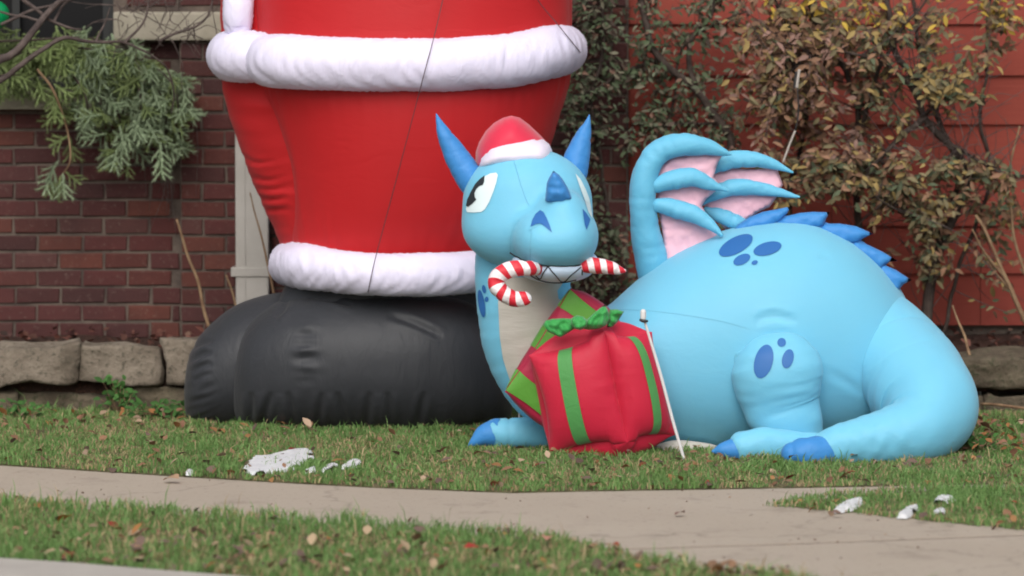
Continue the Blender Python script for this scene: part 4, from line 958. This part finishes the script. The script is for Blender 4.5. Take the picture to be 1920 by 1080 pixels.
jaw_f = smin([ell(c3, (.150, .150, .064)), ell(W(1040, 486, -.13), (.158, .11, .045))], .03)
P_, F_ = surface_nets(jaw_f, (c3[0] - .25, -.45, c3[2] - .18), (c3[0] + .25, .2, c3[2] + .15), .009)
jaw = mesh('jaw', P_, F_, M['teeth'], dr)
t_head = bvh([head]); t_jaw = bvh([jaw]); t_neck = bvh([neck]); t_body = bvh([body]); t_leg = bvh([leg])
H = lambda pts: [(780 + a / 2.5705, 180 + b / 2.5705) for a, b in pts]
# throat
patch('throat', [(935, 520), (1062, 520), (1044, 545), (1046, 560), (1060, 570), (1060, 640), (1060, 760), (1000, 775), (958, 715), (944, 672), (938, 630), (935, 570)], t_neck, M['cream'], dr, step=7, off=.004)
# eyes
ew = patch('eye', H([(335, 388), (360, 375), (388, 371), (396, 382), (388, 420), (375, 460), (355, 510), (335, 545), (318, 559), (285, 562), (250, 561), (244, 545), (255, 500), (275, 455), (303, 412)]), t_head, M['eye_white'], dr, step=4, off=.003)
patch('pupil', H([(334, 386), (312, 402), (290, 425), (268, 465), (252, 500), (246, 530), (256, 535), (275, 520), (295, 500), (288, 488), (286, 470), (294, 450), (308, 436), (326, 430), (332, 415)]), t_head, M['ink'], ew, step=3, off=.005, world=True)
patch('eye', H([(766, 375), (790, 402), (815, 450), (832, 495), (843, 545), (846, 590), (828, 560), (806, 490), (784, 430)]), t_head, M['eye_white'], dr, step=3, off=.003)
# nostrils and nose horn
for pts in ([(600, 552), (578, 570), (562, 598), (553, 632), (578, 620), (600, 616), (628, 636), (656, 660), (645, 625), (632, 592), (616, 560)], [(800, 545), (818, 565), (838, 596), (830, 620), (820, 646), (812, 625), (806, 590)]):
    patch('nostril', H(pts), t_head, M['print'], dr, step=3, off=.003)
def cone_on(name, base, tip, depth, mat, parent, bulge=.12, n=26, m=28, tipr=.02):
    """stuffed cone from a base segment (two pixel points at depth) to a tip"""
    a, b, t = W(*base[0]), W(*base[1]), W(*tip); c = (a + b) / 2; r = np.linalg.norm(a - b) / 2
    s = np.linspace(0, 1, n); C = c + (t - c) * s[:, None]; rr = r * ((1 - s) * (1 + bulge * 4 * s * (1 - s)) + tipr * s) * (1 - .0 * s)
    V, Fc, uv = tube_data(C, rr, rr * depth, m, False, True, disp=lambda q, aa, L: .0018 * noise.noise(Vector((q * 30, aa * 1.5, 0)))); return mesh(name, V, Fc, mat, parent, uv=uv)
hp = lambda s, a, L: .0022 * noise.noise(Vector((s * 26, a * 1.3, 2))) - .004 * max(0, noise.noise(Vector((s * 60, math.cos(a), 5))))
tubepx('horn', [(818, 213, .06, 1), (823, 228, .06, 6), (834, 254, .06, 14.5), (856, 293, .06, 23), (880, 332, .05, 27), (905, 365, .05, 26)], M['deep'], dr, n=60, m=32, r0=False, disp=hp)
tubepx('horn', [(1105, 215, .10, 1), (1102, 230, .10, 6), (1094, 254, .10, 15), (1082, 295, .09, 24), (1074, 335, .08, 25), (1068, 360, .08, 22)], M['deep'], dr, n=60, m=32, r0=False, disp=hp)
nh = pillow('nose_horn', H([(662, 360), (640, 395), (630, 420), (625, 470), (622, 505), (660, 516), (705, 514), (752, 496), (735, 450), (712, 408), (690, 380)]), lambda a, b: -.27 + (390 - b) * -.0004, .045, M['deep'], dr, step=4, crinkle=.01)
# lips and teeth
def line_on(name, P, tree, r, mat, parent, off=.002):
    S = spline(np.array(P, float), 30); pts = []
    for p in S:
        l, nn = hit(tree, p[0], p[1])
        if l is not None: pts.append(list(l + nn * off))
    if len(pts) < 3: return
    V, Fc, _ = tube_data(spline(np.array(pts), 40), np.full(40, r), None, 6, True, True, ref=(.1, 1, .2)); return mesh(name, V, Fc, mat, parent)
t_hj = bvh([head, jaw])
line_on('lip', H([(455, 755), (500, 782), (560, 803), (640, 818), (740, 820), (820, 803), (872, 775)]), t_hj, .0026, M['ink'], dr)
line_on('tooth_line', H([(548, 812), (560, 840), (596, 880), (615, 850), (636, 822)]), t_jaw, .0022, M['ink'], jaw)
line_on('tooth_line', H([(636, 822), (670, 860), (708, 896), (750, 860), (798, 822)]), t_jaw, .0022, M['ink'], jaw)
line_on('tooth_line', H([(798, 822), (800, 860)]), t_jaw, .0022, M['ink'], jaw)
line_on('tooth_line', H([(515, 800), (530, 830), (560, 868), (620, 893), (700, 898), (770, 885)]), t_jaw, .0022, M['ink'], jaw)
# hat
hat = pillow('hat', H([(286, 340), (288, 270), (305, 220), (335, 170), (375, 130), (420, 104), (460, 95), (500, 104), (545, 138), (590, 180), (630, 222), (650, 262), (640, 330), (460, 350), (330, 370)]), .10, .15, M['hat'], dr, step=7, rad=44)
brim = pillow('hat_brim', H([(300, 350), (303, 310), (325, 268), (352, 236), (390, 216), (430, 204), (480, 196), (530, 194), (575, 199), (615, 211), (642, 232), (656, 262), (660, 300), (645, 350), (480, 370)]), .05, .15, M['hat_white'], hat, step=6, rad=40)
for P_ in ([(455, 272), (480, 340), (503, 420), (530, 500), (545, 530)], [(500, 590), (478, 622), (462, 660), (455, 700), (456, 750)], [(548, 640), (556, 660), (550, 720), (552, 790)], [(545, 650), (590, 625), (620, 612)]):
    line_on('seam', H(P_), t_head, .0011, M['blue_wing'], head, off=.0002)
line_on('seam', [(1150, 580), (1220, 583), (1290, 592), (1350, 602), (1400, 616)], t_body, .0007, M['blue_wing'], body, off=.0002)
# printed spots
for s_, tree in ((oval(1380, 461, 35, 15, -28), t_body), (oval(1439, 467, 27, 12, -15), t_body), (oval(1391, 487.5, 17, 9, -25), t_body), (oval(1415, 493, 6, 4, -20), t_body),
                 (oval(1432, 678, 32, 17, -75), t_leg), (oval(1477, 673, 18, 10.5, -75), t_leg), (oval(1465.5, 642.6, 8, 8, 0), t_leg),
                 (oval(904, 569, 26, 6, 81), t_neck), (oval(908.5, 542, 8, 3.5, 80), t_neck), (oval(913.5, 561, 5, 3.5, 90), t_neck)):
    patch('spot', s_, tree, M['print'], dr, step=5)
# spine ridge: each stuffed triangle
for P in ([(1366, 440), (1385, 420), (1405, 407), (1430, 397), (1458, 392), (1483, 387), (1476, 400), (1466, 412), (1440, 430), (1400, 436)],
          [(1448, 420), (1470, 406), (1500, 399), (1525, 397), (1556, 398), (1549, 410), (1545, 424), (1510, 436), (1480, 432)],
          [(1530, 430), (1548, 419), (1575, 419), (1605, 424), (1637, 438), (1620, 446), (1606, 456), (1570, 462)],
          [(1590, 462), (1604, 452), (1630, 460), (1655, 472), (1683, 489), (1668, 491), (1656, 500), (1650, 512), (1620, 490)],
          [(1640, 505), (1656, 496), (1680, 506), (1709, 525), (1694, 533), (1686, 543), (1676, 560), (1655, 535)]):
    pillow('spike', P, .32, .024, M['deep'], dr, step=6, crinkle=.008)
pillow('ridge', [(1385, 424), (1420, 411), (1460, 404), (1500, 404), (1545, 415), (1595, 436), (1635, 465), (1664, 500), (1690, 548), (1670, 560), (1640, 520), (1600, 480), (1540, 445), (1480, 430), (1410, 436)], .335, .02, M['deep'], dr, step=7, crinkle=.008)
# near wing
def pk(seed): return lambda s, a, L: .0035 * noise.noise(Vector((s * 14, math.cos(a) + seed, math.sin(a)))) - .006 * max(0, noise.noise(Vector((s * 38, math.cos(a) * .6 + seed, math.sin(a) * .5))) - .1)
wing = tubepx('wing', [(1240, 560, .36, 36), (1232, 525, .34, 35), (1221, 480, .31, 32), (1208, 420, .28, 27), (1205, 360, .26, 25), (1215, 312, .26, 24), (1240, 282, .26, 23), (1280, 271, .26, 22), (1320, 275, .26, 17), (1352, 284, .26, 9), (1369, 289, .26, 3)], M['blue_wing'], dr, n=110, m=36, disp=pk(1))
pillow('membrane', [(1232, 320), (1262, 292), (1310, 288), (1358, 287), (1346, 305), (1338, 332), (1352, 350), (1325, 372), (1316, 386), (1340, 430), (1345, 442), (1340, 475), (1280, 500), (1250, 510), (1243, 440), (1232, 380)], .29, .012, M['pink'], wing, step=7, rad=12, crinkle=.012)
for q in ([(1233, 348, .25, 14), (1262, 337, .25, 19), (1298, 333, .25, 18), (1330, 345, .25, 12), (1350, 353, .25, 6), (1363, 357, .25, 3)], [(1235, 385, .25, 14), (1262, 390, .25, 18), (1300, 402, .24, 17), (1330, 420, .22, 11), (1352, 440, .20, 4)]):
    tubepx('wing_finger', q, M['blue_wing'], wing, n=50, m=28, disp=pk(3))
far = tubepx('wing', [(1333, 324, .36, 6), (1348, 308, .36, 16), (1380, 299, .36, 17), (1420, 300, .36, 14), (1455, 310, .36, 9), (1486, 323, .36, 2)], M['blue_wing'], dr, n=60, m=28, disp=pk(5))
pillow('membrane', [(1335, 325), (1365, 315), (1400, 318), (1457, 316), (1462, 330), (1468, 346), (1456, 370), (1443, 388), (1420, 398), (1400, 412), (1360, 430), (1318, 384), (1325, 350)], .39, .010, M['pink'], far, step=7, rad=12, crinkle=.012)
for q in ([(1316, 382, .36, 4), (1335, 366, .36, 12), (1370, 352, .36, 16), (1420, 353, .36, 14), (1460, 361, .36, 9), (1498, 369, .36, 2)], [(1325, 393, .37, 6), (1345, 402, .37, 13), (1375, 414, .37, 15), (1405, 432, .38, 13)]):
    tubepx('wing_finger', q, M['blue_wing'], far, n=50, m=28, disp=pk(7))
# candy cane in the mouth
cc = thing('candy_cane', 'red and white striped stuffed candy cane held crosswise in the dragon mouth', 'candy cane', loc=tuple(W(1040, 500, -.3)))
tubepx('cane_hook', [(984, 560, -.34, 13), (966, 561, -.34, 15), (946, 552, -.34, 16), (932, 537, -.34, 16), (933, 520, -.34, 16), (950, 508, -.34, 16), (972, 503, -.34, 15), (992, 503, -.32, 14), (1006, 504, -.28, 13)], M['cane'], cc, n=90, m=28, disp=pk(2))
tubepx('cane_end', [(1098, 497, -.25, 14), (1115, 498, -.25, 15), (1140, 501, -.25, 14), (1160, 506, -.25, 9), (1170, 508, -.25, 4)], M['cane'], cc, n=60, m=28, disp=pk(4))

# ---------------------------------------------------------------- gift boxes
Q5 = lambda a, b: (860 + a / 2.5717, 480 + b / 2.5717)
def soft_box(name, C8, mat, parent, bulge=.05, n=18, pinch=.03, bands=()):
    """inflated cube from eight corners (keyed x,y,z signs); bands: (axis faces, lo, hi, material)"""
    faces = {(0, -1, 0): lambda u, v: (u, -1, v), (1, 0, 0): lambda u, v: (1, u, v), (0, 1, 0): lambda u, v: (-u, 1, v), (-1, 0, 0): lambda u, v: (-1, -u, v), (0, 0, 1): lambda u, v: (u, v, 1), (0, 0, -1): lambda u, v: (u, -v, -1)}
    cen = sum(C8.values()) / 8
    def pos(x, y, z):
        p = np.zeros(3)
        for (a, b, c), q in C8.items(): p += q * (1 + a * x) * (1 + b * y) * (1 + c * z) / 8
        return p
    def surf(fn, u, v, extra=0):
        p = pos(*fn(u, v)); e = 1e-3
        nn = np.cross(pos(*fn(u + e, v)) - pos(*fn(u - e, v)), pos(*fn(u, v + e)) - pos(*fn(u, v - e))); nn /= np.linalg.norm(nn) + 1e-12
        k = ((1 - u * u) * (1 - v * v)); q = cen - p; q /= np.linalg.norm(q)
        ed = max(abs(u), abs(v)); other = min(abs(u), abs(v))
        x, y, z = fn(u, v); 
        # edges sag inward between the corners
        sag = (max(0, abs(u)) ** 6 * (1 - v * v) + max(0, abs(v)) ** 6 * (1 - u * u)) * pinch
        if x > .6 and y < -.6: sag *= .15
        wr = .004 * noise.noise(Vector(p * 9)) + .004 * noise.noise(Vector((p[0] * 60, p[1] * 60, p[2] * 12))) * max(abs(u), abs(v)) ** 4
        return p + nn * (bulge * k ** .55 + wr * min(1, k * 8) + extra) + q * sag
    V, Fc = [], []
    uu = np.sin(np.linspace(-1, 1, n) * math.pi / 2)
    for fn in faces.values():
        b = len(V); V += [surf(fn, u, v) for u in uu for v in uu]; Fc += [(b + i * n + j, b + (i + 1) * n + j, b + (i + 1) * n + j + 1, b + i * n + j + 1) for i in range(n - 1) for j in range(n - 1)]
    bm = bmesh.new(); vs_ = [bm.verts.new(v) for v in V]
    for f_ in Fc: bm.faces.new([vs_[i] for i in f_])
    bmesh.ops.remove_doubles(bm, verts=bm.verts[:], dist=1e-4); bm.verts.index_update()
    V = [list(v.co) for v in bm.verts]; Fc = [[v.index for v in f_.verts] for f_ in bm.faces]; bm.free()
    o = mesh(name, V, Fc, mat, parent)
    for key, vert, lo_, hi_, mt, nm in bands:
        fn = faces[key]; A = np.linspace(lo_, hi_, 8); B = np.sin(np.linspace(-1, 1, 30) * math.pi / 2)
        VV = [surf(fn, (a if vert else b), (b if vert else a), .0035) for a in A for b in B]
        ff = [(i * 30 + j, (i + 1) * 30 + j, (i + 1) * 30 + j + 1, i * 30 + j + 1) for i in range(7) for j in range(29)]
        if not vert: ff = [q[::-1] for q in ff]
        mesh(nm, VV, ff, mt, parent)
    return o
g1 = thing('gift_box', 'large red inflatable present with green ribbon and bow in front of the dragon', 'gift box', 'inflatable presents', loc=tuple(W(1140, 850, .0)))
qa = lambda a, b, y: W(*Q5(a, b), y)
C8 = {(-1, -1, 1): qa(338, 478, -.20), (-1, -1, -1): qa(440, 955, -.17), (1, -1, 1): qa(704, 362, -.255), (1, -1, -1): qa(812, 900, -.235),
      (1, 1, 1): qa(932, 366, -.16), (1, 1, -1): qa(1048, 862, -.12), (-1, 1, 1): qa(600, 400, -.02), (-1, 1, -1): qa(640, 900, .03)}
gbx = soft_box('box', C8, M['gift'], g1, n=40, bulge=.065, pinch=.022, bands=[((0, -1, 0), True, -.28, .10, M['ribbon'], 'ribbon'), ((1, 0, 0), True, -.05, .30, M['ribbon'], 'ribbon')])
for P_ in ([(1105, 720), (1150, 708), (1205, 712)], [(1110, 735), (1160, 730), (1200, 724)], [(1112, 748), (1150, 744), (1185, 748)], [(1125, 700), (1160, 692), (1190, 694)], [(1010, 690), (1022, 688), (1034, 690)]): crease(gbx, P_, 5, .0025)
def bow(P, y, th, par, nm='bow_loop'): return pillow(nm, [Q5(*p) for p in P], y, th, M['bow'], par, step=4, crinkle=.03)
bow([(408, 332), (418, 312), (450, 303), (500, 300), (545, 302), (565, 325), (560, 350), (520, 375), (490, 392), (460, 380), (430, 365)], -.28, .022, g1)
bow([(590, 350), (605, 318), (640, 285), (680, 252), (705, 235), (722, 262), (728, 300), (712, 335), (680, 350), (630, 356)], -.29, .022, g1)
bow([(715, 345), (718, 300), (728, 258), (760, 256), (798, 268), (782, 292), (765, 320), (740, 342)], -.26, .02, g1)
bow([(545, 298), (570, 286), (600, 292), (622, 310), (618, 340), (590, 358), (560, 352), (540, 330)], -.32, .035, g1, 'bow_knot')
g2 = thing('gift_box', 'smaller tilted inflatable present with crimson and bright green stripes behind the big one', 'gift box', 'inflatable presents', loc=tuple(W(1010, 780, .05)))
t_, l_, b_, r_ = (540, 158), (232, 610), (385, 800), (770, 330)
rr = [(222, 655), (540, 155), (790, 330), (470, 850)]
C8 = {(-1, -1, -1): qa(*rr[0], -.15), (-1, -1, 1): qa(*rr[1], -.13), (1, -1, 1): qa(*rr[2], -.11), (1, -1, -1): qa(*rr[3], -.13),
      (-1, 1, -1): qa(rr[0][0] + 30, rr[0][1], .0), (-1, 1, 1): qa(rr[1][0] + 30, rr[1][1] + 5, .0), (1, 1, 1): qa(rr[2][0], rr[2][1], .0), (1, 1, -1): qa(rr[3][0], rr[3][1], .0)}
soft_box('box', C8, M['gift_dark'], g2, bulge=.02, pinch=.012, bands=[((0, -1, 0), False, -.97, -.60, M['ribbon_bright'], 'ribbon'), ((0, -1, 0), False, -.14, .28, M['ribbon_bright'], 'ribbon'), ((0, -1, 0), False, .66, .98, M['ribbon_bright'], 'ribbon'),
         ((-1, 0, 0), False, -.97, -.60, M['ribbon_bright'], 'ribbon'), ((-1, 0, 0), False, -.14, .28, M['ribbon_bright'], 'ribbon'), ((-1, 0, 0), False, .66, .98, M['ribbon_bright'], 'ribbon')])

# ---------------------------------------------------------------- stakes and tether
st = thing('tent_stake', 'thin white leaning stake with a white cap in front of the dragon', 'stake', 'stakes', loc=tuple(G(1284, 864)))
yb = G(1284, 864)[1]
tubepx('rod', [(1284, 866, yb, 3), (1262, 790, yb, 3), (1238, 700, yb, 3), (1208, 600, yb, 2.4)], M['stake'], st, n=30, m=12)
tubepx('cap', [(1205, 601, yb - .005, 4), (1206, 595, yb - .005, 5.5), (1206, 585, yb - .005, 5.5)], M['stake'], st, n=12, m=14)
tubepx('knot', [(1201, 600, yb - .012, 2.5), (1207, 602, yb - .015, 3), (1213, 602, yb - .012, 2.5)], M['knot'], st, n=12, m=10)
s2 = tubepx('tent_stake', [(974, 800, .3, 2.2), (974, 765, .3, 2.2)], M['stake'], None, n=8, m=10); tag(s2, 'short white stake standing behind the tilted striped present', 'stake', 'stakes')
ts = thing('tether_strap', 'black and white tether strap hanging in the brown shrub above the wing', 'strap', loc=tuple(W(1470, 300, 1.6)))
V, Fc = poly_tube([W(1468, 305, 1.65), W(1480, 272, 1.65), W(1491, 245, 1.65)], .0045, .0045, 8); mesh('cord', V, Fc, M['rope'], ts)
V, Fc = poly_tube([W(1491, 245, 1.65), W(1497, 210, 1.65), W(1495, 165, 1.65)], .003, .003, 8); mesh('cord', V, Fc, M['knot'], ts)
V, Fc = poly_tube([W(1494, 165, 1.65), W(1496, 148, 1.65), W(1499, 130, 1.65)], .006, .006, 8); mesh('buckle', V, Fc, M['rope'], ts)
V, Fc = poly_tube([W(1490, 166, 1.655), W(1491, 150, 1.655), W(1494, 134, 1.655)], .006, .006, 8); mesh('webbing', V, Fc, M['knot'], ts)

# ---------------------------------------------------------------- evergreen boughs, bauble, bare tree
ev = thing('evergreen_boughs', 'cut frosted green fir boughs spilling over the window sill', 'greenery', loc=tuple(W(150, 160, 2.3)))
def spray_mesh(seed, L=.10, nn=330):
    r = random.Random(seed); V, Fc = [], []
    def seg(a, b, n_):
        a, b = np.array(a), np.array(b); d_ = (b - a) / np.linalg.norm(b - a); u = np.cross(d_, (0, 0, 1.)); u = u / (np.linalg.norm(u) + 1e-9); v = np.cross(d_, u)
        for k in range(n_):
            t = k / n_; p = a + (b - a) * t; ang = r.uniform(0, 6.283); o = u * math.cos(ang) + v * math.sin(ang) * .55
            l = r.uniform(.015, .023); tip = p + (d_ * .8 + o * .75) * l; wv = np.cross(d_, o) * .0026; i = len(V)
            V.extend([p - wv, p + wv, tip]); Fc.append((i, i + 1, i + 2))
        i = len(V); V.extend([a + u * .0018, a - u * .0018, b - u * .001, b + u * .001]); Fc.append((i, i + 1, i + 2, i + 3))
    seg((0, 0, 0), (0, L, 0), nn // 2)
    for s, sg in ((.3, 1), (.42, -1), (.62, 1), (.7, -1)): seg((0, L * s, 0), (sg * L * .38, L * (s + .38), r.uniform(-.01, .01)), nn // 7)
    me = bpy.data.meshes.new('sprig'); me.from_pydata([list(map(float, v)) for v in V], [], Fc); me.materials.append(M['needle']); return me
SP = [spray_mesh(i) for i in range(5)]
def sprig(px, py, y, tip, s, c):
    tip = Vector(tip).normalized(); nrm = Vector((random.uniform(-.5, .5), -1, random.uniform(-.2, .7))); nrm = (nrm - tip * nrm.dot(tip)).normalized()
    o = bpy.data.objects.new('sprig', random.choice(SP)); COL.objects.link(o); o.parent = ev; o.location = Vector(W(px, py, y)) - ev.location
    o.rotation_euler = Matrix((tip.cross(nrm), tip, nrm)).transposed().to_euler(); o.scale = (s,) * 3; k = random.uniform(.75, 1.25); o.color = (c[0] * k, c[1] * k, c[2] * k, 1)
FR, FG = (.30, .38, .24), (.25, .32, .13)
boughs = [[(-60, 110), (60, 100), (170, 112), (250, 150), (262, 210)], [(40, 90), (150, 90), (260, 110), (325, 160), (335, 230)], [(70, 130), (100, 170), (125, 240), (132, 300), (115, 330)], [(180, 130), (215, 190), (228, 250), (225, 290)],
          [(250, 130), (265, 190), (255, 230)], [(-60, 80), (60, 75), (160, 70), (230, 90)], [(280, 140), (310, 200), (308, 270)], [(-60, 150), (20, 140), (60, 150)], [(130, 130), (160, 180), (165, 230)]]
for k, P in enumerate(boughs):
    w3 = [W(a, b, 2.28 - .05 * (i % 2) - .03 * (k % 3)) for i, (a, b) in enumerate(P)]; V, Fc = poly_tube(w3, .006, .003, 6); mesh('bough', V, Fc, M['stalk'] if k == 2 else M['bark'], ev)
for _ in range(330):
    P = random.choice(boughs[:2] + boughs[5:6] + boughs[:2] + boughs); S = spline(np.array(P, float), 20); q = S[random.randrange(2, 20)]
    px, py = q[0] + random.gauss(0, 14), q[1] + random.gauss(0, 12)
    if P is boughs[2] and py > 170: px, py = q[0] + random.gauss(-6, 5), q[1]
    if P is boughs[2] and 190 < py < 300 and random.random() < .75: continue
    sprig(px, py, random.uniform(2.18, 2.38), (random.gauss(0, .7), random.uniform(-.5, .1), -random.uniform(.2, 1.1)), random.uniform(.75, 1.15), FR if px > 150 and random.random() < .6 else FG)
for px, py, tx in [(190, 215, -.9), (200, 250, -.8), (225, 235, .2), (228, 262, 0), (250, 225, .6), (262, 215, -.2), (250, 240, -.6), (275, 225, .5), (300, 265, .1), (298, 290, .2), (110, 300, -.6), (100, 320, -.4), (118, 325, .1), (222, 275, -.3)]: sprig(px, py, 2.15, (tx, -.2, -1 if abs(tx) < .7 else -.15), 1.05, FR)
gb = thing('bauble', 'shiny green hanging ball ornament cut off by the top left corner', 'ornament', loc=tuple(W(-8, 28, 2.0)))
tubepx('ball', [(-8, 27, 2.0, 26), (-8, 29, 2.0, 26)], M['ball'], gb, n=4, m=32)
tubepx('hook', [(-8, 2, 2.0, 4), (-8, -4, 2.0, 4), (-8, -14, 2.0, 1.5)], M['knot'], gb, n=8, m=10)
bt = thing('bare_tree', 'small leafless tree reaching grey branches across the top left corner', 'tree', loc=tuple(W(-330, 790, 1.3)))
brs = [([(-330, 800, 1.3), (-320, 600, 1.32), (-290, 380, 1.35), (-180, 240, 1.4), (-60, 150, 1.5), (0, 113, 1.55), (23, 101, 1.6), (50, 74, 1.6), (78, 39, 1.65), (101, 12, 1.7), (130, -10, 1.7), (180, -50, 1.7)], 18, 4.5, 'trunk'),
       ([(-180, 240, 1.4), (-90, 200, 1.5), (0, 152, 1.6), (39, 124, 1.6), (78, 93, 1.62), (117, 72, 1.65), (155, 76, 1.7), (202, 80, 1.75), (241, 82, 1.8), (285, 103, 1.85)], 8, 2, 'branch'),
       ([(20, -40, 1.7), (47, 0, 1.7), (78, 24, 1.7), (101, 39, 1.7), (132, 52, 1.7), (155, 55, 1.75)], 5, 2, 'branch'), ([(78, 39, 1.65), (40, 30, 1.7), (0, 20, 1.7)], 3, 2, 'branch'), ([(0, 45, 1.7), (60, 20, 1.7), (130, 0, 1.7), (170, -20, 1.7)], 3.5, 2, 'branch'),
       ([(235, 84, 1.8), (255, 60, 1.85), (275, 32, 1.9), (280, -10, 1.9)], 3, 1.5, 'branch'), ([(300, 78, 1.9), (335, 58, 1.95), (370, 47, 1.95), (392, 22, 1.95), (400, -10, 2)], 3, 1.5, 'branch'), ([(285, 103, 1.85), (310, 130, 1.9), (325, 170, 1.95), (322, 215, 2)], 2.2, 1.2, 'branch'),
       ([(101, 39, 1.7), (120, 10, 1.75), (160, -10, 1.8)], 3, 1.5, 'branch'), ([(180, 78, 1.75), (195, 45, 1.8), (205, 15, 1.8)], 2.4, 1, 'branch')]
for P, a, b, nm in brs: V, Fc = poly_tube([W(*p) for p in P], a * sc(1.6), b * sc(1.6), 8, wob=.01); mesh(nm, V, Fc, M['bark_grey'], bt)
tw = []
for _ in range(60):
    cx, cy = random.uniform(215, 420), random.uniform(-20, 85); p = np.array([cx, cy, random.uniform(1.95, 2.2)]); Q = [p]
    d_ = np.array([random.gauss(0, 1), random.gauss(0, .7), 0]); 
    for _k in range(4): d_ = d_ + np.array([random.gauss(0, .7), random.gauss(0, .7), 0]); Q.append(Q[-1] + d_ * 9)
    tw.append(poly_tube([W(*q) for q in Q], .0022, .0012, 4, 10))
joined('twigs', tw, M['bark_grey'], bt)['kind'] = 'stuff'
# pale dead vine hanging on the brick below the boughs
tw = []
for _ in range(26):
    x = random.gauss(312, 16); y0 = random.uniform(150, 300); tw.append(poly_tube([W(x, y0, 2.38), W(x + random.gauss(0, 8), y0 + 60, 2.37), W(x + random.gauss(0, 10), y0 + random.uniform(90, 170), 2.38)], .002, .001, 4, 8))
tag(joined('dead_vine', tw, M['bark_grey']), 'thin dead vine stems clinging to the brick under the boughs', 'vine')
